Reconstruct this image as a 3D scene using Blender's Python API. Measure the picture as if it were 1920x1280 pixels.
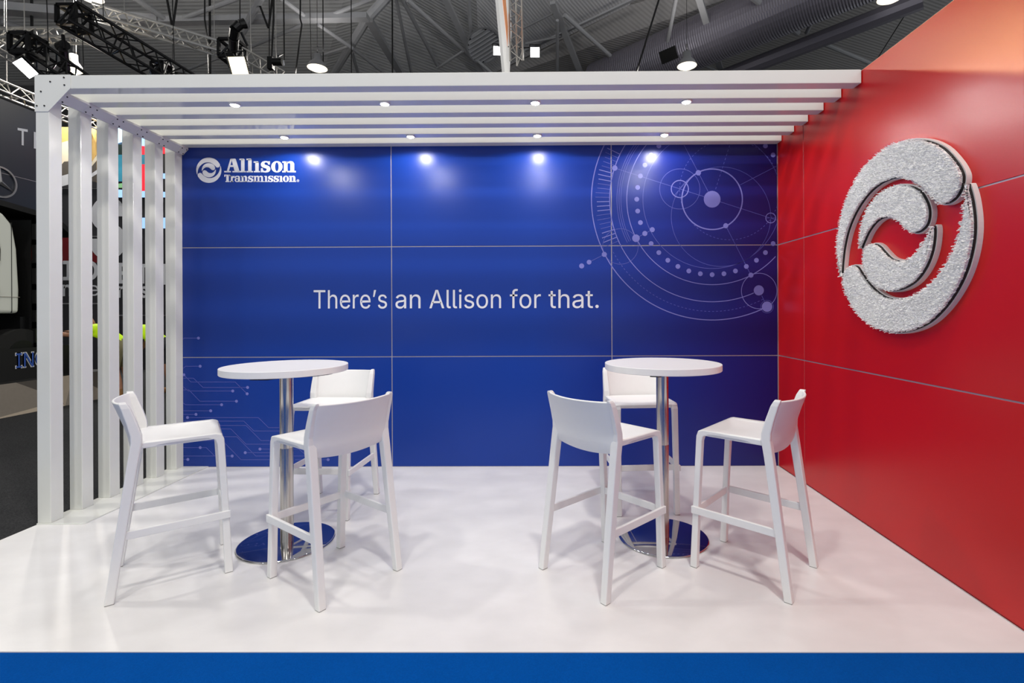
import bpy, bmesh, math, random
from mathutils import Vector, Matrix
random.seed(7)
for o in list(bpy.data.objects): bpy.data.objects.remove(o)
scene = bpy.context.scene
COL = scene.collection
PI = math.pi

# ------------------------------------------------------------------ camera
F, CX, CY, YAW, PIT, ROL, CAMH = 945.467, 1021.078, 582.026, 0.0068, -0.0006, -0.0041, 1.418
cd = bpy.data.cameras.new('camera'); cam = bpy.data.objects.new('camera', cd); COL.objects.link(cam)
right = Vector((math.cos(YAW), math.sin(YAW), 0)); fwd = Vector((-math.sin(YAW), math.cos(YAW), 0)); up = Vector((0, 0, 1))
fw2 = fwd*math.cos(PIT) + up*math.sin(PIT); up2 = up*math.cos(PIT) - fwd*math.sin(PIT)
rt3 = right*math.cos(ROL) + up2*math.sin(ROL); up3 = up2*math.cos(ROL) - right*math.sin(ROL)
cam.matrix_world = Matrix(((rt3.x, up3.x, -fw2.x, 0), (rt3.y, up3.y, -fw2.y, 0), (rt3.z, up3.z, -fw2.z, CAMH), (0, 0, 0, 1)))
tx, ty = CX-960, CY-640
px_ = 960 + math.cos(ROL)*tx - math.sin(ROL)*ty; py_ = 640 + math.sin(ROL)*tx + math.cos(ROL)*ty
cd.sensor_width = 36; cd.lens = F*36/1920
cd.shift_x = -(px_-960)/1920; cd.shift_y = (py_-640)/1920
cd.clip_start = .05; cd.clip_end = 200
scene.camera = cam

# ------------------------------------------------------------------ world, exposure
w = bpy.data.worlds.new('hall_light'); scene.world = w; w.use_nodes = True
w.node_tree.nodes['Background'].inputs[0].default_value = (.93, .97, 1, 1)
w.node_tree.nodes['Background'].inputs[1].default_value = .64
vs = scene.view_settings
vs.view_transform = 'Standard'; vs.look = 'None'; vs.gamma = 1; vs.use_curve_mapping = False
vs.exposure = 0.18

# ------------------------------------------------------------------ helpers
def ray(u, v):
    X, Y = u-960, v-640; c, s = math.cos(-ROL), math.sin(-ROL); X, Y = c*X-s*Y, s*X+c*Y
    r = (X+960-CX)/F; uu = -(Y+640-CY)/F
    c, s = math.cos(PIT), math.sin(PIT); z = c*uu+s; d = c-s*uu
    c, s = math.cos(YAW), math.sin(YAW)
    return Vector((c*r-s*d, s*r+c*d, z))
O = Vector((0, 0, CAMH))
def atz(u, v, z): d = ray(u, v); return O + d*((z-CAMH)/d.z)
def aty(u, v, y): d = ray(u, v); return O + d*(y/d.y)
def atx(u, v, x): d = ray(u, v); return O + d*(x/d.x)

def S(r, g, b):
    f = lambda c: (c/255/12.92 if c/255 <= .04045 else ((c/255+.055)/1.055)**2.4)
    return (f(r), f(g), f(b))
MATS = {}
def mat(name, col, rough=.5, metal=0, emit=0, ecol=None, noise=0, nscale=20, bump=0, bscale=200, spec=.5, coat=0, stretch=None):
    m = bpy.data.materials.new(name); m.use_nodes = True; nt = m.node_tree; b = nt.nodes['Principled BSDF']
    b.inputs['Base Color'].default_value = (*col, 1); b.inputs['Roughness'].default_value = rough
    b.inputs['Metallic'].default_value = metal; b.inputs['Specular IOR Level'].default_value = spec
    if coat: b.inputs['Coat Weight'].default_value = coat; b.inputs['Coat Roughness'].default_value = .08
    if emit:
        b.inputs['Emission Color'].default_value = (*(ecol or col), 1); b.inputs['Emission Strength'].default_value = emit
    tc = nt.nodes.new('ShaderNodeTexCoord'); mp = nt.nodes.new('ShaderNodeMapping')
    nt.links.new(tc.outputs['Object'], mp.inputs['Vector'])
    if stretch: mp.inputs['Scale'].default_value = stretch
    if noise:
        n = nt.nodes.new('ShaderNodeTexNoise'); n.inputs['Scale'].default_value = nscale; n.inputs['Detail'].default_value = 5
        nt.links.new(mp.outputs['Vector'], n.inputs['Vector'])
        r = nt.nodes.new('ShaderNodeMapRange'); r.inputs['From Min'].default_value = .25; r.inputs['From Max'].default_value = .75
        r.inputs['To Min'].default_value = 1-noise; r.inputs['To Max'].default_value = 1+noise
        nt.links.new(n.outputs['Fac'], r.inputs['Value'])
        mx = nt.nodes.new('ShaderNodeVectorMath'); mx.operation = 'SCALE'; mx.inputs[0].default_value = col
        nt.links.new(r.outputs['Result'], mx.inputs['Scale']); nt.links.new(mx.outputs['Vector'], b.inputs['Base Color'])
    if bump:
        n2 = nt.nodes.new('ShaderNodeTexNoise'); n2.inputs['Scale'].default_value = bscale; n2.inputs['Detail'].default_value = 3
        nt.links.new(mp.outputs['Vector'], n2.inputs['Vector'])
        bp = nt.nodes.new('ShaderNodeBump'); bp.inputs['Strength'].default_value = bump; bp.inputs['Distance'].default_value = .01
        nt.links.new(n2.outputs['Fac'], bp.inputs['Height']); nt.links.new(bp.outputs['Normal'], b.inputs['Normal'])
    MATS[name] = m; return m

def tag(o, label=None, cat=None, group=None, kind=None):
    if label: o['label'] = label
    if cat: o['category'] = cat
    if group: o['group'] = group
    if kind: o['kind'] = kind
    return o
def thing(name, loc, label, cat, group=None):
    o = bpy.data.objects.new(name, None); o.empty_display_size = .1; COL.objects.link(o); o.location = loc
    return tag(o, label, cat, group)
def link(name, me, m, parent=None, smooth=False):
    o = bpy.data.objects.new(name, me); COL.objects.link(o)
    if m is not None: me.materials.append(m)
    if smooth:
        for p in me.polygons: p.use_smooth = True
    if parent is not None:
        o.parent = parent
        if parent.type == 'EMPTY': o.location = -Vector(parent.location)
    return o
def mesh(name, v, f, m, parent=None, smooth=False, fix=True):
    me = bpy.data.meshes.new(name); me.from_pydata([tuple(a) for a in v], [], f); me.validate()
    if fix:
        bm = bmesh.new(); bm.from_mesh(me); bmesh.ops.recalc_face_normals(bm, faces=bm.faces); bm.to_mesh(me); bm.free()
    return link(name, me, m, parent, smooth)
class MB:
    def __init__(s): s.v = []; s.f = []
    def add(s, v, f):
        k = len(s.v); s.v += [tuple(a) for a in v]; s.f += [tuple(i+k for i in q) for q in f]; return s
    def box(s, x0, x1, y0, y1, z0, z1):
        return s.add([(x0, y0, z0), (x1, y0, z0), (x1, y1, z0), (x0, y1, z0), (x0, y0, z1), (x1, y0, z1), (x1, y1, z1), (x0, y1, z1)],
                     [(0, 3, 2, 1), (4, 5, 6, 7), (0, 1, 5, 4), (1, 2, 6, 5), (2, 3, 7, 6), (3, 0, 4, 7)])
    def bar(s, p, q, wd, ht, upv=(0, 0, 1)):      # rectangular bar from p to q
        p, q = Vector(p), Vector(q); d = (q-p).normalized(); u = Vector(upv)
        if abs(d.dot(u)) > .99: u = Vector((0, 1, 0))
        a = d.cross(u).normalized()*wd/2; b = a.cross(d).normalized()*ht/2
        v = [c+e for c in (p, q) for e in (-a-b, a-b, a+b, -a+b)]
        return s.add(v, [(0, 1, 2, 3), (7, 6, 5, 4), (0, 4, 5, 1), (1, 5, 6, 2), (2, 6, 7, 3), (3, 7, 4, 0)])
    def tube(s, p, q, r, n=8, r2=None):
        p, q = Vector(p), Vector(q); d = (q-p).normalized(); u = Vector((0, 0, 1)) if abs(d.z) < .95 else Vector((0, 1, 0))
        a = d.cross(u).normalized(); b = a.cross(d)
        r2 = r if r2 is None else r2
        v = [c+(a*math.cos(2*PI*i/n)+b*math.sin(2*PI*i/n))*rr for c, rr in ((p, r), (q, r2)) for i in range(n)]
        return s.add(v, [tuple(range(n))[::-1], tuple(range(n, 2*n))]+[(i, (i+1) % n, n+(i+1) % n, n+i) for i in range(n)])
    def path(s, pts, r, n=6):
        for a, b in zip(pts[:-1], pts[1:]): s.tube(a, b, r, n)
        return s
    def prism(s, outline, fn, t0, t1):              # outline 2D; fn(u,v,t)->xyz
        n = len(outline)
        v = [fn(a, b, t0) for a, b in outline]+[fn(a, b, t1) for a, b in outline]
        return s.add(v, [tuple(range(n)), tuple(range(n, 2*n))[::-1]]+[(i, n+i, n+(i+1) % n, (i+1) % n) for i in range(n)])
    def flat(s, outline, fn): return s.add([fn(a, b) for a, b in outline], [tuple(range(len(outline)))])
    def lathe(s, prof, c, n=48, axis='z'):
        k = len(prof); v = []
        for i in range(n):
            a = 2*PI*i/n
            for r, z in prof:
                v.append((c[0]+r*math.cos(a), c[1]+r*math.sin(a), c[2]+z))
        f = [(i*k+j, ((i+1) % n)*k+j, ((i+1) % n)*k+j+1, i*k+j+1) for i in range(n) for j in range(k-1)]
        return s.add(v, f)
    def build(s, name, m, parent=None, smooth=False, bevel=0, angle=True, fix=True):
        o = mesh(name, s.v, s.f, m, parent, smooth, fix)
        if bevel:
            bv = o.modifiers.new('bevel', 'BEVEL'); bv.width = bevel; bv.segments = 2; bv.limit_method = 'ANGLE'
        return o
def crom(pts, n=6, closed=True):
    out = []; k = len(pts); rng = range(k) if closed else range(k-1)
    for i in rng:
        if closed: p = [pts[(i+j-1) % k] for j in range(4)]
        else: p = [pts[max(0, min(k-1, i+j-1))] for j in range(4)]
        for s in range(n):
            t = s/n
            out.append(tuple(.5*((2*p[1][d])+(-p[0][d]+p[2][d])*t+(2*p[0][d]-5*p[1][d]+4*p[2][d]-p[3][d])*t*t+(-p[0][d]+3*p[1][d]-3*p[2][d]+p[3][d])*t**3) for d in range(len(pts[0]))))
    if not closed: out.append(tuple(pts[-1]))
    return out
def area_lamp(name, loc, target, energy, size, col, parent=None, spread=PI, spot=None, blend=.5):
    if spot:
        l = bpy.data.lights.new(name, 'SPOT'); l.spot_size = spot; l.spot_blend = blend; l.shadow_soft_size = size
    else:
        l = bpy.data.lights.new(name, 'AREA'); l.shape = 'DISK'; l.size = size; l.spread = spread
    l.energy = energy; l.color = col
    o = bpy.data.objects.new(name, l); COL.objects.link(o); o.location = loc
    o.rotation_euler = (Vector(target)-Vector(loc)).to_track_quat('-Z', 'Y').to_euler()
    if parent is not None: o.parent = parent; o.location = Vector(loc)-Vector(parent.location)
    return o

# ------------------------------------------------------------------ materials
mat('white_gloss', S(225, 227, 222), .12, spec=.5, noise=.012, nscale=6)
mat('white_plastic', S(232, 233, 233), .42, noise=.008, nscale=30, bump=.04, bscale=900)
mat('table_white', S(238, 238, 238), .3, noise=.01)
mat('edge_white', S(226, 226, 220), .4)
mat('steel', (.56, .54, .51), .24, 1, noise=.05, nscale=60, stretch=(1, 1, .05))
mat('steel_mirror', (.55, .55, .56), .05, 1, noise=.02, nscale=14)
mat('alu', (.62, .60, .60), .32, 1)
mat('alu_trim', S(176, 170, 178), .4, .3)
mat('blue_panel', S(17, 54, 142), .3, spec=.36, noise=.035, nscale=400, bump=.03, bscale=1500)
mat('red_panel', S(203, 22, 19), .26, spec=.5, noise=.03, nscale=400, bump=.05, bscale=1200)
mat('print_white', S(222, 224, 230), .4)
mat('print_lilac', S(112, 116, 190), .4)
mat('print_lilac_thin', S(80, 88, 172), .4)
mat('floor_white', S(226, 226, 226), .3, noise=.06, nscale=1.6, spec=.45, bump=.03, bscale=40, stretch=(2.2, 3.4, 1))
mat('carpet_blue', S(0, 78, 162), .95, noise=.13, nscale=160, bump=.6, bscale=350, spec=.05)
mat('carpet_charcoal', S(60, 61, 63), .98, noise=.5, nscale=120, bump=.8, bscale=260, spec=.03)
mat('black', S(18, 18, 19), .5)
mat('black_metal', S(22, 22, 23), .4, .2, noise=.1)
mat('black_rubber', S(24, 24, 24), .8)
mat('glide_grey', S(140, 140, 138), .6)
mat('downlight_lens', (1, 1, 1), .3, emit=40, ecol=(1, .98, .96))
mat('tuft', S(244, 244, 242), .95, noise=.03, nscale=30, spec=.08)
mat('sign_white', S(222, 216, 214), .4)
mat('truss_silver', (.62, .60, .56), .4, .55)
mat('roof_steel', S(176, 176, 178), .6, noise=.06, nscale=3)
mat('roof_steel_dark', S(150, 150, 152), .6)
mat('duct', S(132, 128, 138), .45, .3)
mat('vehicle_white', S(238, 241, 230), .25, coat=.4)
mat('vehicle_red', S(120, 16, 24), .2, coat=.6)
mat('glass_dark', S(12, 14, 16), .06, spec=.8)
mat('trim_silver', (.65, .65, .66), .2, 1)
mat('navy_wall', S(34, 39, 52), .4, noise=.05, nscale=2)
mat('charcoal_wall', S(52, 52, 56), .45, noise=.05, nscale=2)
mat('hall_wall', S(70, 70, 72), .9, noise=.1, nscale=1)
mat('hall_wall_pale', S(150, 150, 150), .9, noise=.06, nscale=1)
mat('plinth_taupe', S(150, 141, 130), .6, noise=.04)
mat('plinth_sand', S(186, 172, 154), .6, noise=.04)
mat('plinth_dark', S(92, 86, 80), .6, noise=.04)
mat('letter_blue', S(60, 98, 190), .4)
mat('poster_gold', S(214, 176, 104), .5, noise=.15, nscale=2)
mat('poster_pale', S(226, 214, 190), .5, noise=.1, nscale=2)
mat('screen_sky', S(150, 190, 240), .3, emit=.9, ecol=S(150, 190, 240))
mat('screen_teal', S(30, 90, 110), .3, emit=.7, ecol=S(60, 130, 150), noise=.5, nscale=4)
mat('screen_dark', S(20, 34, 30), .3, emit=.5, ecol=S(30, 44, 44))
mat('screen_red', S(230, 40, 50), .3, emit=.9, ecol=S(235, 45, 60))
mat('screen_green', S(110, 160, 110), .3, emit=.7, ecol=S(120, 165, 120))
mat('hivis', S(200, 240, 20), .7, noise=.06, nscale=8, emit=.12, ecol=S(200, 240, 20))
mat('skin', S(176, 128, 100), .6, noise=.05)
mat('khaki', S(130, 124, 92), .85, noise=.08, nscale=8)
mat('navy_cloth', S(22, 26, 34), .85)
mat('boot_tan', S(150, 108, 62), .7)
mat('hair_brown', S(50, 38, 28), .8, noise=.2)
mat('tail_red', S(200, 10, 14), .2, emit=.6, ecol=S(255, 20, 20))
mat('banner_white_glow', S(236, 234, 230), .6, noise=.05, nscale=1.5, emit=.4, ecol=S(236, 234, 230))  # emission added in place of light falling on the banner face
mat('banner_orange_glow', S(232, 150, 100), .6, emit=.3, ecol=S(238, 160, 110))  # print given the same added glow as the banner face
mat('flood_cool', (1, 1, 1), .3, emit=6, ecol=(1, .99, .97))
mat('flood_warm', (1, 1, 1), .3, emit=2.2, ecol=(1, .84, .5))
mat('highbay_glow', (1, 1, 1), .3, emit=2.0, ecol=(1, .88, .66))
def roof_mat(name, col, ang, scale):
    m = mat(name, col, .75); nt = m.node_tree; b = nt.nodes['Principled BSDF']
    mp = [n for n in nt.nodes if n.type == 'MAPPING'][0]; mp.inputs['Rotation'].default_value = (0, 0, ang)
    wv = nt.nodes.new('ShaderNodeTexWave'); wv.inputs['Scale'].default_value = scale; wv.wave_profile = 'SIN'
    nt.links.new(mp.outputs['Vector'], wv.inputs['Vector'])
    bp = nt.nodes.new('ShaderNodeBump'); bp.inputs['Strength'].default_value = .22; bp.inputs['Distance'].default_value = .03
    nt.links.new(wv.outputs['Fac'], bp.inputs['Height']); nt.links.new(bp.outputs['Normal'], b.inputs['Normal'])
    return m
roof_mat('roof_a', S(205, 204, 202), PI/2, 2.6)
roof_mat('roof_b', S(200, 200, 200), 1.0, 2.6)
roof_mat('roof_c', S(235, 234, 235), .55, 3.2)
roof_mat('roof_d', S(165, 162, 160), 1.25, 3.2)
M = MATS

def printed_gradient(m, stops):          # printed colour running along the wall
    nt = m.node_tree; b = nt.nodes['Principled BSDF']; sm = [n for n in nt.nodes if n.type == 'VECT_MATH'][0]
    tc = [n for n in nt.nodes if n.type == 'TEX_COORD'][0]; sx = nt.nodes.new('ShaderNodeSeparateXYZ'); mr = nt.nodes.new('ShaderNodeMapRange'); cr = nt.nodes.new('ShaderNodeValToRGB')
    nt.links.new(tc.outputs['Object'], sx.inputs[0]); nt.links.new(sx.outputs['X'], mr.inputs['Value'])
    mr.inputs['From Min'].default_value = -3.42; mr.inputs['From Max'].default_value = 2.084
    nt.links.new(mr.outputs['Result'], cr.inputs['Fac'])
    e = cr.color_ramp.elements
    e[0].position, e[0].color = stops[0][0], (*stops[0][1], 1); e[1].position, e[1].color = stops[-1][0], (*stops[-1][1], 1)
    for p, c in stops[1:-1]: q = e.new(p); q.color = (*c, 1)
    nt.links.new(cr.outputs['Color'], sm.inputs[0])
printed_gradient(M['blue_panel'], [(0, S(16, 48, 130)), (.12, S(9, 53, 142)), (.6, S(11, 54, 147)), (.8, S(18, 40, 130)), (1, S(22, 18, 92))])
# ------------------------------------------------------------------ setting: dimensions measured from the photograph
D = 4.5756            # face of the blue wall
XL, XR = -3.4188, 2.084
YF = 2.094            # front edge of the white floor
SEAM = -1.4202        # first vertical joint of the blue wall
PW, YP, PITCH = .09, 3.348, .2275

fl = MB().box(XL, XR, YF, D+.06, -.03, 0).build('floor', M['floor_white'], bevel=.002); tag(fl, 'glossy white booth floor of marbled laminate', kind='structure')
tag(MB().box(-26, 22, -14, 28, -.08, -.03).build('floor_hall', M['carpet_charcoal']), 'charcoal grey carpet of the exhibition hall', kind='structure')
tag(MB().box(-9, 7, -6, YF-.002, -.03, -.004).build('floor_aisle', M['carpet_blue']), 'bright blue aisle carpet in front of the booth', kind='structure')

# blue wall: aluminium frame with nine panels
J = .0042
wb = MB().box(XL, XR+.09, D+.004, D+.07, 0, 3.0).build('wall_back', M['alu_trim']); tag(wb, 'blue panelled rear wall of the booth with white lettering', kind='structure')
xs = [XL, SEAM, SEAM+2, XR-.001]
for i in range(3):
    for k in range(3):
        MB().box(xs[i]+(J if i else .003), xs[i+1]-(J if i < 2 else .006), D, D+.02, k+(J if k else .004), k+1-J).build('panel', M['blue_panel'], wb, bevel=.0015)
# red wall
wr = MB().box(XR+.004, XR+.08, .119, D+.004, 0, 3.0).build('wall_right', M['alu_trim']); tag(wr, 'red panelled side wall of the booth', kind='structure')
ys = [D, D-.4568, D-2.4568, .119]
for i in range(3):
    for k in range(3):
        MB().box(XR, XR+.02, ys[i+1]+J, ys[i]-(J if i else .001), k+(J if k else .006), k+1-(J if k < 2 else .004)).build('panel', M['red_panel'], wr, bevel=.0015)
tag(MB().box(XR-.006, XR+.001, .119, D-.001, .0005, .005).build('trim_1', M['alu']), kind='structure')

# ------------------------------------------------------------------ print on the blue wall
def wall_pt(u, v, t=.0012): return aty(u, v, D-t)
def arc_band(mb, c, r, wd, a0, a1, zs, t, n=None):
    n = n or max(3, int(abs(a1-a0)/360*120))
    rim = []
    for rr in (r-wd/2, r+wd/2):
        rim.append([zs((c[0]+rr*math.cos(math.radians(a0+(a1-a0)*i/n)), c[1]-rr*math.sin(math.radians(a0+(a1-a0)*i/n))), t) for i in range(n+1)])
    v = rim[0]+rim[1]; mb.add(v, [(i, i+1, n+2+i, n+1+i) for i in range(n)])
def disc(mb, c, r, zs, t, n=24): mb.add([zs((c[0]+r*math.cos(2*PI*i/n), c[1]+r*math.sin(2*PI*i/n)), t) for i in range(n)], [tuple(range(n))])
def seg(mb, a, b, wd, zs, t):
    dx, dy = b[0]-a[0], b[1]-a[1]; l = math.hypot(dx, dy) or 1; nx, ny = -dy/l*wd/2, dx/l*wd/2
    mb.add([zs((a[0]+nx, a[1]+ny), t), zs((b[0]+nx, b[1]+ny), t), zs((b[0]-nx, b[1]-ny), t), zs((a[0]-nx, a[1]-ny), t)], [(0, 1, 2, 3)])
zg = lambda p, t: wall_pt(1060+p[0]/3.368, 260+p[1]/3.368, t)
C0 = (927, 382)
TOP, RGT = 24, 1338       # the print is cut by the wall's top beam and its corner
def clip_arc(mb, c, r, wd, t, a0=0, a1=360, dash=0):
    st = 2.0 if not dash else dash; a = a0; on = True
    while a < a1-1e-6:
        b = min(a1, a+st)
        ok = True
        for q in (a, b):
            x, y = c[0]+r*math.cos(math.radians(q)), c[1]-r*math.sin(math.radians(q))
            if x > RGT or y < TOP-40: ok = False
        if ok and (on or not dash): arc_band(mb, c, r, wd, a, b, zg, t, 2)
        on = not on; a = b
bold, thin = MB(), MB()
clip_arc(bold, C0, 762, 6, .0012, 150, 297)
clip_arc(bold, C0, 647, 5, .0012, 142, 294)
clip_arc(bold, C0, 539, 5, .0012, 130, 322)
clip_arc(bold, C0, 191, 8, .0012)
clip_arc(bold, (723, 317), 54, 6, .0013)
clip_arc(bold, (1297, 500), 31, 5, .0013)
clip_arc(bold, (1224, 961), 112, 4, .0013)
for r in (601, 588, 576): clip_arc(thin, C0, r, 3, .0011, 140, 207)
clip_arc(thin, C0, 437, 3, .0011, 0, 360)
clip_arc(thin, (983, 492), 314, 2.6, .0011)
clip_arc(thin, (723, 317), 127, 3, .0011)
clip_arc(thin, (348, 680), 112, 2.6, .0011)
clip_arc(thin, (1274, 1060), 40, 2.5, .0011)
clip_arc(thin, C0, 708, 3, .0011, 208, 297, dash=1.0)
clip_arc(thin, (1038, 322), 316, 3, .0011, 0, 360, dash=2.2)
for k in range(23):
    a = 180-26+k*2.27; ca, sa = math.cos(math.radians(a)), math.sin(math.radians(a)); r1 = 737 if k % 5 < 2 else 728
    mb_, wd = (bold, 5) if k % 7 in (0, 5, 6) else (thin, 3)
    seg(mb_, (C0[0]+649*ca, C0[1]-649*sa), (C0[0]+r1*ca, C0[1]-r1*sa), wd, zg, .0012)
for a, b in (((312, 185), C0), (C0, (1337, 514)), ((750, 40), C0), ((1013, 549), (1143, 804)), ((1143, 804), (1172, 861)), ((1103, 292), (1337, 171)), ((246, 730), (150, 779)),
             ((446, 628), (549, 574)), ((1240, 990), (1274, 1060)), ((1297, 469), (1297, 531)), ((1266, 500), (1328, 500)), ((690, 355), (770, 265))):
    seg(thin, a, b, 3, zg, .0011)
for k in range(11):
    p, q = (1038, 42), (945, 330); t0, t1 = k/11, (k+.55)/11
    seg(thin, (p[0]+(q[0]-p[0])*t0, p[1]+(q[1]-p[1])*t0), (p[0]+(q[0]-p[0])*t1, p[1]+(q[1]-p[1])*t1), 3, zg, .0011)
for c, r in ((C0, 53), ((1222, 957), 32), ((1274, 1060), 33), ((246, 730), 16), ((150, 779), 15), ((103, 803), 16), ((446, 628), 24), ((502, 598), 16), ((549, 574), 16), ((312, 185), 17),
             ((840, 215), 17), ((1013, 549), 16), ((1172, 861), 16)):
    disc(bold, c, r, zg, .0014)
for k in range(40):
    a = math.radians(k*9); x, y = C0[0]+476*math.cos(a), C0[1]-476*math.sin(a)
    if x < RGT-14 and y > 40 and k != 23: disc(bold, (x, y), 15, zg, .0013)
bold.build('circle_graphic', M['print_lilac'], wb, fix=False); thin.build('circle_graphic', M['print_lilac_thin'], wb, fix=False)
# circuit traces
zc = lambda p, t: wall_pt(340+p[0]/4.741, 610+p[1]/4.741, t)
TR = [([(12, 125), (25, 112), (152, 112)], 'e'), ([(12, 385), (38, 362), (167, 362)], 'e'), ([(22, 438), (85, 502), (478, 502), (585, 607)], 'be'),
      ([(12, 468), (108, 468), (192, 550), (589, 550)], 'e'), ([(12, 540), (62, 582), (457, 582)], 'e'), ([(12, 572), (68, 572), (165, 673), (490, 673)], 'e'),
      ([(12, 685), (38, 704), (358, 704)], 'e'), ([(12, 758), (261, 758)], 'e'), ([(12, 790), (130, 790)], 'e'), ([(55, 818), (685, 818), (775, 907), (1000, 907)], 'b'),
      ([(12, 849), (555, 849), (645, 937), (1000, 937)], ''), ([(12, 888), (575, 888), (708, 1022), (1000, 1022)], ''), ([(12, 919), (440, 919), (575, 1054), (1000, 1054)], ''),
      ([(12, 988), (492, 988), (662, 1160), (1370, 1160)], ''), ([(12, 1022), (365, 1022), (530, 1192), (825, 1192)], 'e'), ([(12, 1085), (168, 1085), (222, 1085), (297, 1160)], ''),
      ([(12, 1160), (452, 1160)], 'e'), ([(12, 1190), (58, 1190)], 'e'), ([(699, 1098), (1045, 1098), (1105, 1150)], 'b'), ([(568, 1130), (1000, 1130)], 'b'), ([(1010, 1192), (1305, 1192)], 'e'),
      ([(150, 1085), (168, 1085)], 'e')]
tl, td = MB(), MB()
for pts, e in TR:
    for a, b in zip(pts[:-1], pts[1:]): seg(tl, a, b, 4.6, zc, .0011)
    if 'e' in e: disc(td, pts[-1], 13, zc, .0013)
    if 'b' in e: disc(td, pts[0], 13, zc, .0013)
tl.build('circuit_graphic', M['print_lilac_thin'], wb, fix=False); td.build('circuit_graphic', M['print_lilac'], wb, fix=False)

# emblem outlines (unit circle)
EO = [(127, 845), (103, 770), (89, 662), (97, 560), (128, 455), (182, 357), (262, 263), (365, 185), (490, 138), (629, 121), (760, 138), (880, 183), (985, 255), (1062, 345), (1100, 410),
      (1107, 452), (1092, 500), (1055, 537), (1005, 550), (955, 537), (910, 492), (850, 432), (780, 380), (690, 337), (590, 325), (490, 335), (390, 375), (290, 450), (215, 545), (170, 650), (148, 750), (138, 835)]
EI = [(335, 692), (325, 650), (340, 560), (380, 480), (450, 410), (540, 370), (640, 358), (740, 380), (830, 430), (885, 510), (899, 570), (885, 625), (845, 655), (795, 662), (745, 640), (700, 600), (640, 555), (560, 535), (490, 545), (420, 590), (370, 650)]
def uc(pts, rot):
    q = [((x-629)/541, -(y-662)/541) for x, y in pts]
    return [(-x, -y) for x, y in q] if rot else q
EMB = [crom(uc(p, r), 4) for p in (EO, EI) for r in (0, 1)]
ec = (364+629/22.857, 290+662/22.857); er = 541/22.857
for sh in EMB:
    mb = MB(); mb.flat([(ec[0]+x*er, ec[1]-y*er) for x, y in sh], lambda u, v: wall_pt(u, v, .0014)); mb.build('emblem', M['print_white'], wb, fix=False)
# slab serif lettering, traced glyph pieces
def rc(x0, x1, y0, y1): return [(x0, y0), (x1, y0), (x1, y1), (x0, y1)]
def ringp(cx, cy, rx, ry, ix, iy, n=28):
    out = []
    for i in range(n):
        a, b = 2*PI*i/n, 2*PI*(i+1)/n
        f = lambda t, X, Y, p=1: (cx+X*math.cos(t), cy+Y*math.sin(t))
        out.append([f(a, rx, ry), f(b, rx, ry), f(b, ix, iy), f(a, ix, iy)])
    return out
SG = [(415, 280), (415, 420), (340, 420), (310, 350), (250, 325), (195, 345), (178, 385), (205, 425), (300, 455), (390, 500), (435, 570), (435, 640), (400, 710), (330, 750), (230, 765), (100, 750), (20, 755), (25, 575), (105, 575),
      (120, 650), (160, 690), (215, 695), (262, 670), (275, 625), (250, 590), (180, 570), (90, 535), (35, 490), (18, 420), (35, 350), (90, 295), (180, 268), (260, 268), (340, 285), (380, 280)]
def g_s(): return [SG], (18, 437)
def g_o(): return ringp(710, 515, 245, 245, 75, 190), (465, 955)
def g_n(): return [rc(940, 1220, 690, 755), rc(1235, 1525, 690, 755), rc(1010, 1170, 285, 755), rc(940, 1100, 285, 345), rc(1290, 1455, 415, 755),
                   [(1100, 285), (1140, 290), (1160, 330), (1230, 280), (1310, 270), (1400, 300), (1450, 370), (1455, 420), (1290, 420), (1270, 365), (1225, 350), (1185, 375), (1165, 420), (1100, 420)]], (940, 1525)
def g_i(): return [rc(1430, 1580, 320, 750), [(1360, 285), (1545, 285), (1580, 320), (1580, 345), (1360, 345)], rc(1370, 1640, 695, 755)], (1360, 1640)
def g_l(): return [rc(820, 975, 200, 750), [(752, 165), (940, 165), (975, 200), (975, 230), (752, 230)], rc(755, 1030, 695, 755)], (752, 1030)
def g_A(): return [[(205, 720), (298, 720), (422, 250), (440, 165), (385, 165), (360, 190)], [(550, 720), (760, 720), (600, 200), (570, 165), (395, 165), (422, 250)],
                   [(340, 445), (500, 445), (520, 525), (320, 525)], rc(100, 390, 695, 755), rc(450, 770, 695, 755)], (100, 770)
def g_m(): return ([rc(940, 1190, 690, 755), rc(1215, 1480, 690, 755), rc(1505, 1780, 690, 755), rc(1000, 1140, 285, 755), rc(940, 1080, 285, 345), rc(1265, 1410, 400, 755), rc(1545, 1690, 400, 755)] +
                   [[(1080+d, 300), (1130+d, 320), (1200+d, 275), (1280+d, 270), (1370+d, 300), (1408+d, 370), (1410+d, 420), (1265+d, 420), (1245+d, 365), (1205+d, 350), (1160+d, 375), (1140+d, 420), (1080+d, 420)] for d in (0, 280)]), (940, 1780)
lt = MB()
def put(pieces, fx, fy):
    for p in pieces: lt.flat(p, lambda u, v: wall_pt(416+fx(u)/22.857, 290+fy(v)/22.857, .0014))
idf = lambda t: t
put(g_A()[0], idf, idf)
for d in (0, 302): put(g_l()[0], lambda u, d=d: u+d, idf)
put(g_i()[0], idf, idf)
for g in (g_s, g_o, g_n): put(g()[0], lambda u: u+1646, idf)
def small(g, x0, x1):
    pcs, (a, b) = g(); put(pcs, lambda u: x0+(u-a)*(x1-x0)/(b-a), lambda v: 900+(v-272)*(1168-900)/(757-272))
put([rc(105, 375, 850, 886), [(105, 850), (155, 850), (150, 945), (105, 945)], [(330, 850), (375, 850), (378, 940), (335, 940)], rc(190, 295, 850, 1165), rc(155, 325, 1125, 1168)], idf, idf)
put([rc(385, 465, 905, 1165), rc(340, 465, 905, 940), rc(345, 495, 1125, 1168), [(455, 960), (495, 912), (545, 902), (548, 1000), (512, 1000), (500, 962), (465, 1010)]], idf, idf)
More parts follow.
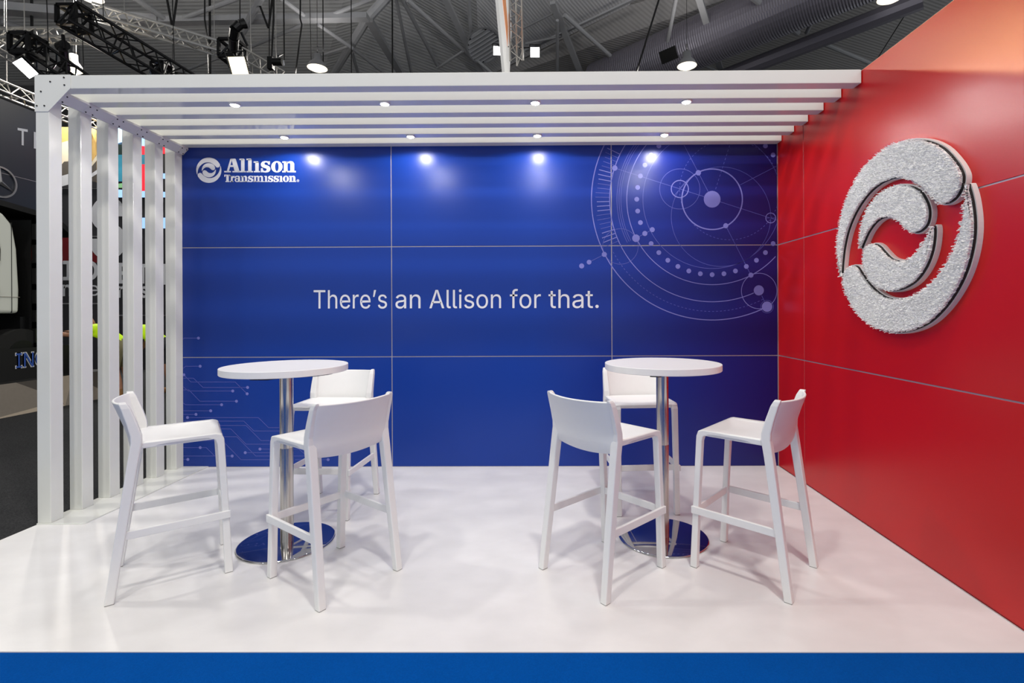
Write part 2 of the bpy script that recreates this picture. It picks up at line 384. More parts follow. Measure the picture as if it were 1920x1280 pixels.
put(ringp(648, 1085, 100, 85, 40, 52)+[rc(705, 785, 975, 1165), rc(740, 812, 1125, 1168), [(560, 935), (610, 905), (690, 898), (755, 918), (785, 970), (785, 1000), (705, 1000), (695, 950), (650, 935), (615, 960), (610, 1000), (565, 1000)], [(620, 1010), (705, 985), (705, 1035), (640, 1045)]], idf, idf)
small(g_n, 812, 1112); small(g_s, 1115, 1350); small(g_m, 1355, 1808); small(g_i, 1816, 1966); small(g_s, 1976, 2206); small(g_s, 2216, 2450); small(g_i, 2456, 2612); small(g_o, 2612, 2876); small(g_n, 2876, 3181)
put(ringp(3261, 1110, 52, 56, 40, 44)+[rc(3244, 3254, 1085, 1138), [(3250, 1085), (3275, 1090), (3280, 1108), (3268, 1115), (3285, 1138), (3272, 1138), (3258, 1117), (3250, 1117)]], idf, idf)
lt.build('lettering', M['print_white'], wb, fix=False)
# slogan
FONT = None
try:
    import os
    FONT = bpy.data.fonts.load(os.path.join(bpy.utils.system_resource('DATAFILES'), 'fonts', 'Inter.woff2'))
except Exception: FONT = None
def text_mesh(s, bold=0):
    c = bpy.data.curves.new('t', 'FONT'); c.body = s; c.size = 1; c.resolution_u = 4
    if FONT: c.font = FONT
    c.offset = bold
    o = bpy.data.objects.new('t', c); COL.objects.link(o)
    dg = bpy.context.evaluated_depsgraph_get(); me = bpy.data.meshes.new_from_object(o.evaluated_get(dg))
    v = [p.co.copy() for p in me.vertices]; f = [tuple(p.vertices) for p in me.polygons]
    bpy.data.objects.remove(o); bpy.data.curves.remove(c); bpy.data.meshes.remove(me)
    x0, x1 = min(p.x for p in v), max(p.x for p in v)
    return v, f, x0, x1
CAPH = (lambda v: max(p.y for p in v)-min(p.y for p in v))(text_mesh('T')[0])
def word(s, m, parent, fn, x0, x1, cap, name='lettering', bold=0):
    v, f, a, b = text_mesh(s, bold); k = (x1-x0)/(b-a)
    return mesh(name, [fn(x0+(p.x-a)*k, p.y*cap/CAPH) for p in v], f, m, parent, fix=False)
for s, x0, x1 in (('There\u2019s', 588, 725.6), ('an', 741.5, 788.5), ('Allison', 805, 939.5), ('for', 956, 1014), ('that.', 1028.5, 1122.5)):
    word(s, M['print_white'], wb, lambda u, v: wall_pt(u, 578.2-(u-588)*.0022-v, .0014), x0, x1, 34.4, bold=0)

# ------------------------------------------------------------------ tufted emblem on the red wall
SC, SR = (XR, 2.935+.06, 1.832), .562
sg = thing('emblem_sign', (XR-.02, SC[1], SC[2]), 'round white tufted emblem of four swirling shapes on the red wall', 'sign')
def wallr(u, v, t): return (XR-t, SC[1]-u*SR*1.02, SC[2]+v*SR)
def inside(p, poly):
    x, y = p; c = False; j = len(poly)-1
    for i in range(len(poly)):
        xi, yi = poly[i]; xj, yj = poly[j]
        if (yi > y) != (yj > y) and x < (xj-xi)*(y-yi)/(yj-yi)+xi: c = not c
        j = i
    return c
def inset(poly, d):
    n = len(poly); out = []
    ar = sum(poly[i][0]*poly[(i+1) % n][1]-poly[(i+1) % n][0]*poly[i][1] for i in range(n)); sgn = 1 if ar > 0 else -1
    for i in range(n):
        ax, ay = poly[i-1]; bx, by = poly[(i+1) % n]; dx, dy = bx-ax, by-ay; l = math.hypot(dx, dy) or 1
        out.append((poly[i][0]-sgn*dy/l*d, poly[i][1]+sgn*dx/l*d))
    return out
for sh in EMB:
    base = MB(); base.prism(sh, wallr, .0, .026); bo = base.build('letter_base', M['sign_white'], sg)
    bk = MB(); bk.prism(inset(sh, .012), wallr, .026, .036); bk.build('backing', M['black'], sg)
    core = MB(); core.prism(inset(sh, .024), wallr, .036, .05); core.build('pile_core', M['tuft'], sg)
    mb = MB(); x0 = min(p[0] for p in sh); x1 = max(p[0] for p in sh); y0 = min(p[1] for p in sh); y1 = max(p[1] for p in sh)
    ins = inset(sh, .012); st = .0145; y = y0
    while y < y1:
        x = x0
        while x < x1:
            p = (x+random.uniform(-.5, .5)*st, y+random.uniform(-.5, .5)*st)
            if inside(p, ins):
                for _ in range(2):
                    a = random.uniform(0, 2*PI); L = random.uniform(.006, .018); h = random.uniform(.010, .022); wd = .0045
                    q = (p[0]+L*math.cos(a), p[1]+L*math.sin(a)); nx, ny = -math.sin(a)*wd, math.cos(a)*wd
                    mb.add([wallr(p[0]+nx, p[1]+ny, .04), wallr(p[0]-nx, p[1]-ny, .04), wallr(q[0]-nx*.7, q[1]-ny*.7, .042+h), wallr(q[0]+nx*.7, q[1]+ny*.7, .042+h)], [(0, 1, 2, 3)])
            x += st
        y += st
    tag(mb.build('tufting', M['tuft'], sg, fix=False), kind='stuff')

# ------------------------------------------------------------------ pergola
pg = thing('pergola', (XL+.045, YP, .012), 'glossy white slatted pergola of posts and beams over the booth', 'pergola')
pl = [(XL, YP-.006), (-3.125, YP-.006), (-3.108, YP+.0), (-3.10, YP+.02), (-3.10, D-.001), (XL, D-.001)]
MB().prism(pl, lambda x, y, t: (x, y, t), .0005, .008).build('base_plate', M['white_gloss'], pg)
for i in range(6):
    y = YP+i*PITCH
    MB().box(XL, XL+PW, y, y+PW, .008, 2.91).build('post', M['white_gloss'], pg, bevel=.003)
    MB().box(XL, XR-.012, y, y+PW, 2.91, 3.0).build('beam', M['white_gloss'], pg, bevel=.003)
    MB().box(XR-.012, XR-.006, y+.002, y+PW-.002, 2.912, 2.998).build('end_cap', M['white_gloss'], pg)
gus = [(0, 0), (.241, 0), (.241, -.09), (.09, -.245), (0, -.245)]
gp = MB().prism(gus, lambda x, z, t: (XL-.002+x, YP-t, 3.002+z), .0, .004).build('corner_plate', M['white_gloss'], pg)
for x, z in ((.197, -.018), (.2, -.068), (.105, -.045), (.042, -.11), (.014, -.205), (.065, -.205)):
    MB().tube((XL+x, YP-.003, 3.0+z), (XL+x, YP-.008, 3.0+z), .005, 10).build('bolt', M['black_metal'], gp)
xi = XL+PW
rail = [(xi, 2.91), (xi, 2.845), (xi+.012, 2.845), (xi+.026, 2.862), (xi+.044, 2.88), (xi+.06, 2.896), (xi+.06, 2.91)]
rl = MB().prism(rail, lambda x, z, t: (x, t, z), YP+.005, D-.004).build('corner_rail', M['white_gloss'], pg)
for i in range(6):
    y = YP+i*PITCH
    pr = [(xi+.0135, 2.8435), (xi+.0275, 2.8605), (xi+.0455, 2.8785), (xi+.0615, 2.8945), (xi+.0595, 2.8965), (xi+.0435, 2.8805), (xi+.0255, 2.8625), (xi+.0115, 2.8455)]
    MB().prism(pr, lambda x, z, t: (x, t, z), y+.002, y+PW-.002).build('cleat', M['white_gloss'], pg, bevel=0)
    for dy in (.018, .072):
        for bx, bz in ((xi+.02, 2.852), (xi+.053, 2.887)):
            MB().tube((bx, y+dy, bz), (bx+.004, y+dy, bz-.004), .0045, 8).build('bolt', M['black_metal'], rl)
# downlights
n_ = ('first', 'second', 'third', 'fourth')
for row, (yl, bn) in enumerate(((YP+PITCH+.045, 'second'), (YP+4*PITCH+.045, 'fifth'))):
    for k in range(4):
        x = .999-1.083*k
        d = thing('downlight', (x, yl, 2.91), 'round lit downlight under the %s pergola beam from the front, %s from the red wall' % (bn, n_[k]), 'light', 'recessed downlights in the pergola beams')
        mb = MB(); mb.lathe([(.030, -.001), (.040, -.001), (.040, -.006), (.037, -.009), (.030, -.009)], (x, yl, 2.91), 32); mb.build('trim_ring', M['white_plastic'], d, True)
        mb = MB(); mb.lathe([(.0001, -.018), (.015, -.0165), (.025, -.012), (.030, -.005)], (x, yl, 2.91), 24); mb.build('lens', M['downlight_lens'], d, True)
        area_lamp('downlight_lamp', (x, yl, 2.886), (x, yl, 0), 16 if row == 0 else 12, .034, (1, .97, .95), d, spot=math.radians(174), blend=.15)

# ------------------------------------------------------------------ bar tables
def bar_table(c, label, arms):
    t = thing('bar_table', (c[0], c[1], 0), label, 'table', 'round bar tables')
    R, H = .355, 1.086
    mb = MB(); mb.lathe([(.0001, 0), (R-.002, 0), (R, -.002), (R, -.036), (R-.003, -.039), (.0001, -.039)], (c[0], c[1], H), 96)
    o = mb.build('table_top', M['table_white'], t, False)
    mb = MB(); mb.lathe([(.0001, .010), (.02, .010), (.268, .010), (.275, .007), (.276, .002), (.0001, .002)], (c[0], c[1], 0), 96); mb.build('base', M['steel_mirror'], t, True)
    mb = MB(); mb.lathe([(.272, .0005), (.272, .002)], (c[0], c[1], 0), 64); mb.build('base_pad', M['black_rubber'], t)
    mb = MB(); mb.lathe([(.038, .010), (.038, .58)], (c[0], c[1], 0), 48); mb.build('column', M['steel'], t, True)
    mb = MB(); mb.lathe([(.0375, .58), (.0377, .583), (.038, .584), (.038, H-.039)], (c[0], c[1], 0), 48); mb.build('column', M['steel'], t, True)
    for a in arms:
        a = math.radians(a); dx, dy = math.cos(a), math.sin(a); sx, sy = -dy*.022, dx*.022; v = []
        for r_, hh in ((.03, .034), (.2, .026), (.29, .014)):
            for k_ in (1, -1):
                v += [(c[0]+dx*r_+k_*sx, c[1]+dy*r_+k_*sy, H-.039), (c[0]+dx*r_+k_*sx, c[1]+dy*r_+k_*sy, H-.039-hh)]
        q = []
        for i_ in (0, 4):
            q += [(i_, i_+4, i_+5, i_+1), (i_+2, i_+3, i_+7, i_+6), (i_+1, i_+5, i_+7, i_+3), (i_, i_+2, i_+6, i_+4)]
        MB().add(v, q+[(0, 1, 3, 2), (8, 10, 11, 9)]).build('support_arm', M['black_metal'], t)
    return t
bar_table((-1.61, 3.09), 'round white bar table on a steel column, nearer the white slatted posts', (-97, -7, 83, 173))
bar_table((.712, 3.15), 'round white bar table on a steel column, nearer the red wall', (-112, -22, 68, 158))

# ------------------------------------------------------------------ bar stools
def sweep(path, name, m, parent, close=True):
    # path: list of (centre, right half vector, fwd half vector); rounded-rect section
    k = 12; cs = []
    for c, a, b in path:
        ring = []
        for q in range(4):
            sx, sy = ((1, 1), (-1, 1), (-1, -1), (1, -1))[q]
            for t in range(3):
                th = (q*90+t*45)*PI/180; r = .28
                ring.append(Vector(c)+Vector(a)*(sx*(1-r)+r*math.cos(th))+Vector(b)*(sy*(1-r)+r*math.sin(th)))
        cs.append(ring)
    v = [p for r in cs for p in r]; n = len(cs)
    f = [(i*k+j, i*k+(j+1) % k, (i+1)*k+(j+1) % k, (i+1)*k+j) for i in range(n-1) for j in range(k)]
    f += [tuple(range(k))[::-1], tuple(range((n-1)*k, n*k))]
    return mesh(name, v, f, m, parent, smooth=False)
def make_stool():
    t = thing('bar_stool', (0, 0, 0), '', 'stool', 'white plastic bar stools')
    wp = M['white_plastic']
    for s in (-1, 1):
        # rear leg running up into the back post
        P = []
        for xc, y0, y1, z, hw in ((.226, -.267, -.228, .004, .019), (.220, -.2285, -.187, .30, .0205), (.214, -.178, -.134, .68, .0225), (.213, -.1655, -.120, .765, .023), (.2135, -.167, -.121, .80, .022), (.2150, -.182, -.140, .865, .020), (.2165, -.203, -.166, .94, .0165), (.2165, -.211, -.178, .962, .0125), (.2165, -.2115, -.184, .9705, .008)):
            P.append(((s*xc, (y0+y1)/2, z), (hw, 0, 0), (0, (y1-y0)/2, 0)))
        lg = sweep(P, 'leg', wp, t); MB().box(s*.226-.017, s*.226+.017, -.265, -.230, 0, .005).build('foot_glide', M['glide_grey'], lg)
        P = []
        for xc, y0, y1, z, hw in ((.203, .227, .266, .004, .019), (.2025, .214, .2465, .38, .0185), (.2015, .196, .2295, .70, .0195), (.201, .188, .2275, .728, .0205)):
            P.append(((s*xc, (y0+y1)/2, z), (hw, 0, 0), (0, (y1-y0)/2, 0)))
        P.append(((s*.2005, .200, .742), (.0205, 0, 0), (0, .0165, .0135)))
        P.append(((s*.2005, .184, .7485), (.0205, 0, 0), (0, .004, .0155)))
        P.append(((s*.2005, .170, .7485), (.0205, 0, 0), (0, .001, .0155)))
        P.append(((s*.2050, .0, .7475), (.0170, 0, 0), (0, .001, .0145)))
        P.append(((s*.2080, -.135, .7475), (.0150, 0, 0), (0, .001, .0145)))
        lg = sweep(P, 'leg', wp, t); MB().box(s*.203-.017, s*.203+.017, .229, .264, 0, .005).build('foot_glide', M['glide_grey'], lg)
        MB().bar((s*.2225, -.192, .314), (s*.2225, .2545, .320), .016, .040).build('stretcher', wp, t, bevel=.003)
    MB().bar((-.200, .229, .322), (.200, .229, .322), .016, .040).build('stretcher', wp, t, bevel=.003)
    # seat shell
    nx, ny = 20, 26; v = []
    def seat(u, q):
        # q 0..1 from rear to front, rolling down at the front
        y = -.150+q*.37
        dish = .020*(1-u*u)*math.sin(min(1, max(0, (q-.0)/.95))*PI)**.8
        z = .764-dish
        r = .035; ys = .2265-r
        if y > ys:
            a = min(1.35, (y-ys)/r*1.2); y2 = ys+r*math.sin(a); z = z-r*(1-math.cos(a)); y = y2
        return (u*.2195, y, z)
    for j in range(ny+1):
        for i in range(nx+1): v.append(seat(-1+2*i/nx, j/ny))
    f = [(j*(nx+1)+i, j*(nx+1)+i+1, (j+1)*(nx+1)+i+1, (j+1)*(nx+1)+i) for j in range(ny) for i in range(nx)]
    o = mesh('seat', v, f, wp, t, True, fix=False)
    sd = o.modifiers.new('thick', 'SOLIDIFY'); sd.thickness = .024; sd.offset = -1
    # backrest shell
    nx, nv = 20, 16; v = []
    prof = crom([(-.146, .700), (-.156, .735), (-.160, .79), (-.176, .86), (-.1945, .93), (-.2015, .9645)], 4, False)
    nv = len(prof)-1
    for j, (y, z) in enumerate(prof):
        q = j/nv
        for i in range(nx+1):
            u = -1+2*i/nx; b = (.014+.036*q)*(1-u*u)
            zz = z - (.02*(1-u*u) if j == 0 else .013*(1-u*u) if j < 3 else 0) - .004*q*(1-u*u)
            v.append((u*.214, y-b, zz))
    f = [(j*(nx+1)+i, j*(nx+1)+i+1, (j+1)*(nx+1)+i+1, (j+1)*(nx+1)+i) for j in range(nv) for i in range(nx)]
    o = mesh('backrest', v, f, wp, t, True, fix=False)
    sd = o.modifiers.new('thick', 'SOLIDIFY'); sd.thickness = .012; sd.offset = 0
    bv = o.modifiers.new('round', 'BEVEL'); bv.width = .005; bv.segments = 3; bv.limit_method = 'ANGLE'; bv.angle_limit = 1.0
    return t
def dup(root):
    r = root.copy(); COL.objects.link(r)
    for ch in list(root.children):
        c = ch.copy(); COL.objects.link(c); c.parent = r
        for g in list(ch.children):
            d = g.copy(); COL.objects.link(d); d.parent = c
    return r
st0 = make_stool()
SP = [((-2.066, 2.76), -.943, 'white plastic bar stool with its back to the slatted posts, facing the table'),
      ((-1.162, 2.713), .97, 'white bar stool at the slatted-post side table with its back turned to the aisle carpet'),
      ((-1.568, 3.666), 3.11, 'white bar stool between the blue wall and the table nearer the slatted posts'),
      ((.303, 2.773), -.831, 'white bar stool at the red-wall side table with its back turned to the aisle carpet'),
      ((1.125, 2.782), .85, 'white plastic bar stool with its back to the red wall, facing the table'),
      ((.668, 3.733), 3.214, 'white bar stool between the blue wall and the table nearer the red wall')]
for i, (p, a, lb) in enumerate(SP):
    s = st0 if i == 0 else dup(st0)
    s.location = (p[0], p[1], 0); s.rotation_euler = (0, 0, a); s['label'] = lb

# ------------------------------------------------------------------ hall roof
RZ = 10.5
ceil = tag(MB().box(-26, 22, -14, 28, 13.2, 13.3).build('ceiling', M['hall_wall']), 'dark hall roof far above the booth', kind='structure')
def rp(u, v, z): return atz(u, v, z)
SHEETS = []
def sheet(pts, m):
    w_ = [rp(*p) for p in pts]; c_ = sum(w_, Vector())/len(w_); SHEETS.extend((c_, w_[i], w_[(i+1) % len(w_)]) for i in range(len(w_)))
    mesh('roof_sheet', [rp(*p) for p in pts], [tuple(range(len(pts)))], m, ceil, fix=False)
# facets of the folded roof (pixel, pixel, height)
sheet([(-260, -330, 11.6), (735, -330, 12.2), (735, -8, 11.2), (600, 160, 9.8), (-260, 160, 9.8)], M['roof_a'])
sheet([(735, -330, 12.2), (880, -330, 11.6), (900, 150, 10.2), (600, 160, 9.8), (735, -8, 11.2)], M['roof_b'])
sheet([(880, -330, 11.6), (1330, -330, 11.4), (1180, 10, 10.9), (990, 105, 10.4), (900, 150, 10.2)], M['roof_c'])
sheet([(1330, -330, 11.4), (2300, -330, 11.4), (2300, 160, 9.6), (900, 160, 9.9), (900, 150, 10.2), (990, 105, 10.4), (1180, 10, 10.9)], M['roof_d'])
tag(MB().box(-26, 22, 27.8, 28, -.03, 13.2).build('wall_hall', M['hall_wall']), kind='structure')
tag(MB().box(-26.2, -26, -14, 28, -.03, 13.2).build('wall_left', M['hall_wall_pale']), kind='structure')
def member(name, a, b, wpx, m, flat=False, parent=None):
    p, q = rp(*a), rp(*b); d = ((p+q)/2-O).length; wd = wpx*d/F
    mb = MB()
    if flat: mb.bar(p, q, wd, wd*.6, upv=(0, 0, 1))
    else: mb.tube(p, q, wd/2, 10)
    return mb.build(name, m, parent or ceil, smooth=False)
RS, RD = M['roof_steel'], M['roof_steel_dark']
for a, b, wd, m, fl_ in (
    ((-40, 12, 9.6), (300, 40, 9.6), 16, RS, 1), ((300, 40, 9.6), (690, 32, 9.6), 13, RS, 1),
    ((250, -5, 9.7), (318, 42, 9.6), 7, RS, 0), ((328, 40, 9.6), (450, -4, 9.8), 6, RS, 0), ((490, -5, 9.7), (455, 60, 9.4), 10, RS, 0),
    ((525, -5, 9.7), (585, 40, 9.6), 7, RS, 0), ((588, 41, 9.6), (705, -5, 9.8), 6, RS, 0), ((470, 88, 9.3), (566, 47, 9.5), 5, RD, 0),
    ((340, 135, 9.3), (418, 105, 9.4), 4, RD, 0), ((597, 46, 9.5), (660, 90, 9.4), 6, RS, 0), ((0, 40, 9.4), (55, 60, 9.4), 8, RD, 0), ((140, 70, 9.4), (142, 140, 9.2), 9, RS, 1),
    ((728, -8, 10.6), (688, 36, 9.9), 15, RS, 0), ((688, 36, 9.9), (655, 90, 9.6), 13, RS, 0), ((655, 90, 9.6), (622, 145, 9.4), 11, RS, 0),
    ((600, 105, 9.5), (655, 86, 9.5), 4, RS, 0), ((660, 90, 9.5), (724, 140, 9.4), 5, RD, 0), ((660, 98, 9.5), (672, 140, 9.4), 5, RD, 0),
    ((692, 38, 9.8), (756, 145, 9.4), 11, RD, 1), ((742, -5, 10.4), (772, 140, 9.6), 5, RD, 0), ((752, -5, 10.4), (820, 122, 9.8), 6, RD, 0),
    ((764, 0, 10.4), (884, 108, 9.9), 7, RS, 0), ((832, -8, 10.6), (888, 108, 9.9), 9, RS, 1), ((888, 108, 9.9), (912, 150, 9.6), 9, RS, 1), ((878, -8, 10.6), (886, 106, 9.9), 6, RS, 0),
    ((820, 128, 9.8), (868, 96, 9.9), 4, RS, 0), ((893, 112, 9.8), (925, 140, 9.6), 5, RS, 0),
    ((1036, 5, 10.6), (1092, 145, 9.7), 9, RS, 1), ((1058, 28, 10.4), (1184, 140, 9.6), 7, RS, 0), ((1045, 38, 10.3), (1045, 145, 9.7), 5, RS, 0),
    ((985, 95, 10.2), (1190, -2, 10.7), 5, RS, 1), ((1052, 68, 10.3), (985, 82, 10.2), 4, RD, 0), ((980, 54, 10.4), (1040, 24, 10.5), 3, RD, 0),
    ((1268, -5, 9.9), (1240, 140, 9.3), 6, RS, 0), ((1310, -6, 9.9), (1354, 140, 9.3), 9, RS, 1),
    ((1345, 148, 9.1), (1730, 0, 9.6), 24, M['duct'], 0), ((1410, -6, 9.8), (1496, 62, 9.5), 9, RS, 0), ((1545, -6, 9.8), (1512, 62, 9.5), 6, RS, 0), ((1535, 78, 9.5), (1640, 122, 9.3), 6, RD, 0), ((1310, 118, 9.3), (1348, 135, 9.2), 4, RD, 0)):
    member('roof_beam' if fl_ else 'roof_brace', a, b, wd, m, fl_)
# ribbed ventilation duct
p, q = rp(1120, 160, 9.35), rp(1640, -62, 10.0); dd = (q-p); L = dd.length; dn = dd.normalized()
ua = dn.cross(Vector((0, 0, 1))).normalized(); ub = ua.cross(dn); mb = MB(); nr, ns = 240, 28; Rd = 78/2*((p+q)/2-O).length/F; v = []
for i in range(nr+1):
    r = Rd*(1+(.012 if i % 2 else -.004))
    for j in range(ns):
        a = 2*PI*j/ns; v.append(p+dn*(L*i/nr)+(ua*math.cos(a)+ub*math.sin(a))*r)
mb.add(v, [(i*ns+j, i*ns+(j+1) % ns, (i+1)*ns+(j+1) % ns, (i+1)*ns+j) for i in range(nr) for j in range(ns)]+[tuple(range(ns)), tuple(range(nr*ns, nr*ns+ns))])
dt = thing('ventilation_duct', p, 'fat ribbed grey ventilation duct under the hall roof', 'duct'); mb.build('duct_pipe', M['duct'], dt)
c = p+dn*(L*.36); nrm = (O-c).normalized(); nrm = (nrm-dn*nrm.dot(dn)).normalized(); s_ = dn.cross(nrm)
gc = c+nrm*(Rd*1.0); mb = MB(); mb.bar(gc-dn*.26, gc+dn*.26, .36, .05, upv=nrm); mb.build('grille', M['black_metal'], dt)
# round louvre vent
lv = thing('louvre_vent', rp(910, 87, 10.0), 'round louvred vent in the hall roof behind the hanging banner', 'vent')
cv = rp(908, 87, 10.0); dv = (cv-O).length; ax1 = (rp(930, 128, 10.0)-rp(886, 46, 10.0)).normalized(); nn = (O-cv).normalized(); ax2 = ax1.cross(nn).normalized()
ra, rb = 46*dv/F, 27*dv/F; n = 40; v = []
for k_, rr in ((0, 1.0), (0, 1.08), (.12, 1.08), (.12, 1.0)):
    for i in range(n):
        a = 2*PI*i/n; v.append(cv+ax1*ra*rr*math.cos(a)+ax2*rb*rr*math.sin(a)+nn*k_)
MB().add(v, [(r*n+i, r*n+(i+1) % n, ((r+1) % 4)*n+(i+1) % n, ((r+1) % 4)*n+i) for r in range(4) for i in range(n)]).build('frame', RS, lv)
v = [cv-nn*.1+ax1*ra*math.cos(2*PI*i/n)+ax2*rb*math.sin(2*PI*i/n) for i in range(n)]; MB().add(v, [tuple(range(n))]).build('dark_opening', M['black'], lv, fix=False)
for k in range(9):
    t = -.88+k*.22; h = math.sqrt(max(0, 1-t*t))
    a_ = cv+ax1*ra*t; MB().bar(a_-ax2*rb*h, a_+ax2*rb*h, ra*.11, .05, upv=nn).build('slat', M['roof_steel'], lv)

# ------------------------------------------------------------------ trusses, cables
def truss(name, p, q, size, n, m, label, group=None, rod=.018, tri=False, upv=(0, 0, 1)):
    p, q = Vector(p), Vector(q); d = (q-p).normalized(); u = Vector(upv)
    if abs(d.dot(u)) > .95: u = Vector((0, 1, 0))
    a = d.cross(u).normalized()*size/2; b = a.cross(d).normalized()*size/2
    t = thing(name, p, label, 'truss', group)
    cs = [a+b, -a+b, -a-b, a-b] if not tri else [b*1.1, -a-b*.7, a-b*.7]
    k = len(cs)
    for c in cs: MB().tube(p+c, q+c, rod*1.5, 8).build('chord', m, t)
    for i in range(n):
        f0, f1 = p+(q-p)*(i/n), p+(q-p)*((i+1)/n)
        for j in range(k):
            c0, c1 = cs[j], cs[(j+1) % k]
            if i % 2: c0, c1 = c1, c0
            MB().tube(f0+c0, f1+c1, rod*.7, 5).build('brace', m, t)
            if tri is False and i % 3 == 0: MB().tube(f0+cs[j], f0+cs[(j+1) % k], rod*.7, 5).build('brace', m, t)
    for f_ in (.2, .8):
        h_ = p+(q-p)*f_
        if True: MB().tube(h_+cs[0], Vector((h_.x, h_.y, 12.6)), .008, 5).build('hanger', m, t)
    return t
BM, SM = M['black_metal'], M['truss_silver']
T1 = truss('lighting_truss', rp(128, 26, 7.2), rp(352, 160, 6.6), .42, 8, BM, 'thick black box truss running down behind the pergola beam', rod=.022)
T2 = truss('lighting_truss', rp(48, 88, 6.4), rp(160, 165, 6.0), .36, 6, BM, 'short black box truss between the cool floodlight and the dome lamp', rod=.02)
truss('lighting_truss', rp(-30, 68, 7.4), rp(160, 65, 7.4), .30, 10, SM, 'bright silver truss ending at the black truss corner block', rod=.022, tri=True)
T4 = truss('lighting_truss', rp(170, 20, 8.4), rp(452, 103, 7.9), .34, 15, SM, 'long silver truss sloping from the corner block to the warm floodlight', rod=.024, tri=True)
truss('lighting_truss', rp(-40, 66, 6.6), rp(62, 126, 6.4), .24, 7, SM, 'short silver truss above the cool white floodlight', rod=.014, tri=True)
truss('lighting_truss', rp(-40, 148, 6.2), rp(180, 238, 6.0), .30, 10, SM, 'silver truss along the top of the navy wall', rod=.015, tri=True)
truss('lighting_truss', rp(450, 105, 7.4), rp(530, 150, 7.2), .42, 5, SM, 'silver truss wrapped in cables right of the warm floodlight', rod=.014, tri=True)
truss('lighting_truss', aty(969, 118, 12.0), aty(966, -60, 12.0), .30, 9, SM, 'upright silver truss hanging beside the white and orange banner', rod=.016, tri=True)
# corner blocks
def block(c, s, t, m=None):
    m = m or BM; h = s/2; mb = MB()
    for i in (-1, 1):
        for j in (-1, 1):
            mb.box(c.x+i*h-.03, c.x+i*h+.03, c.y+j*h-.03, c.y+j*h+.03, c.z-h, c.z+h)
            mb.box(c.x-h, c.x+h, c.y+j*h-.03, c.y+j*h+.03, c.z+i*h-.03, c.z+i*h+.03)
            mb.box(c.x+j*h-.03, c.x+j*h+.03, c.y-h, c.y+h, c.z+i*h-.03, c.z+i*h+.03)
    for j in (-1, 1):
        mb.tube((c.x-h, c.y+j*h, c.z-h), (c.x+h, c.y+j*h, c.z+h), .025, 6)
        mb.box(c.x-h*.95, c.x+h*.95, c.y+j*h*.9-.01, c.y+j*h*.9+.01, c.z-h, c.z-h*.55)
    return mb.build('corner_block', m, t)
block(rp(140, 36, 7.3), .36, T1); block(rp(304, 132, 6.8), .26, T1); block(rp(53, 88, 6.4), .34, T2); block(rp(436, 97, 7.6), .40, T4)
# hooded spotlight above the warm flood
hd = thing('stage_light', rp(446, 72, 7.2), 'black moving stage light with a bent hood above the warm floodlight', 'light')
pts = [rp(438, 92, 7.1), rp(438, 70, 7.15), rp(441, 54, 7.25), rp(450, 46, 7.35), rp(460, 44, 7.4)]
for i_, (a_, b_) in enumerate(zip(pts[:-1], pts[1:])): MB().tube(a_, b_, .09, 12, .1).build('housing', BM, hd)
MB().tube(rp(452, 60, 7.2), rp(464, 86, 7.0), .025, 8).build('yoke', BM, hd); MB().tube(rp(438, 90, 7.1), rp(437, 97, 7.6), .04, 8).build('clamp', BM, hd)
# small stage light
hd = thing('stage_light', rp(520, 118, 7.2), 'small black stage light hanging left of the dome lamp', 'light')
MB().tube(rp(512, 116, 7.2), rp(530, 116, 7.2), .085, 14).build('housing', BM, hd); MB().box(*(lambda c: (c.x-.06, c.x+.06, c.y-.06, c.y+.06, c.z-.14, c.z+.14))(rp(508, 119, 7.2))).build('base', BM, hd)
mb = MB(); c_ = rp(533, 118, 7.15); mb.bar(c_+Vector((0, 0, -.06)), c_+Vector((-.02, 0, .06)), .02, .02); mb.build('lens', M['print_white'], hd)
MB().tube(rp(522, 105, 7.2), aty(532, 100, 13.0), .02, 6).build('clamp', BM, hd)
# dark light by the black truss
hd = thing('stage_light', rp(122, 100, 6.6), 'black stage light with an oval lens hanging under the black truss', 'light')
MB().tube(rp(112, 88, 6.7), rp(122, 84, 6.7), .09, 14).build('housing', BM, hd); MB().tube(rp(118, 92, 6.6), rp(124, 130, 6.4), .07, 10).build('body', BM, hd); MB().tube(rp(118, 66, 6.9), rp(121, 92, 6.6), .03, 8).build('clamp', BM, hd)
CN = [0]
def cable(pts, r, label, m=None):
    CN[0] += 1; y = 13.0+(CN[0] % 5)*.22
    w_ = [aty(p[0], p[1], y) for p in pts]
    from mathutils.geometry import intersect_ray_tri
    d_ = w_[0]-w_[1]; hits = [h for tr in SHEETS if (h := intersect_ray_tri(*tr, d_, w_[1], True))]       # end where the cable meets the roof
    if hits: w_[0] = min(hits, key=lambda h: (h-w_[1]).length)+d_.normalized()*.1
    o = MB().path(w_, r, 5).build('cable', m or BM); return tag(o, label, 'cable', 'rigging cables under the hall roof')
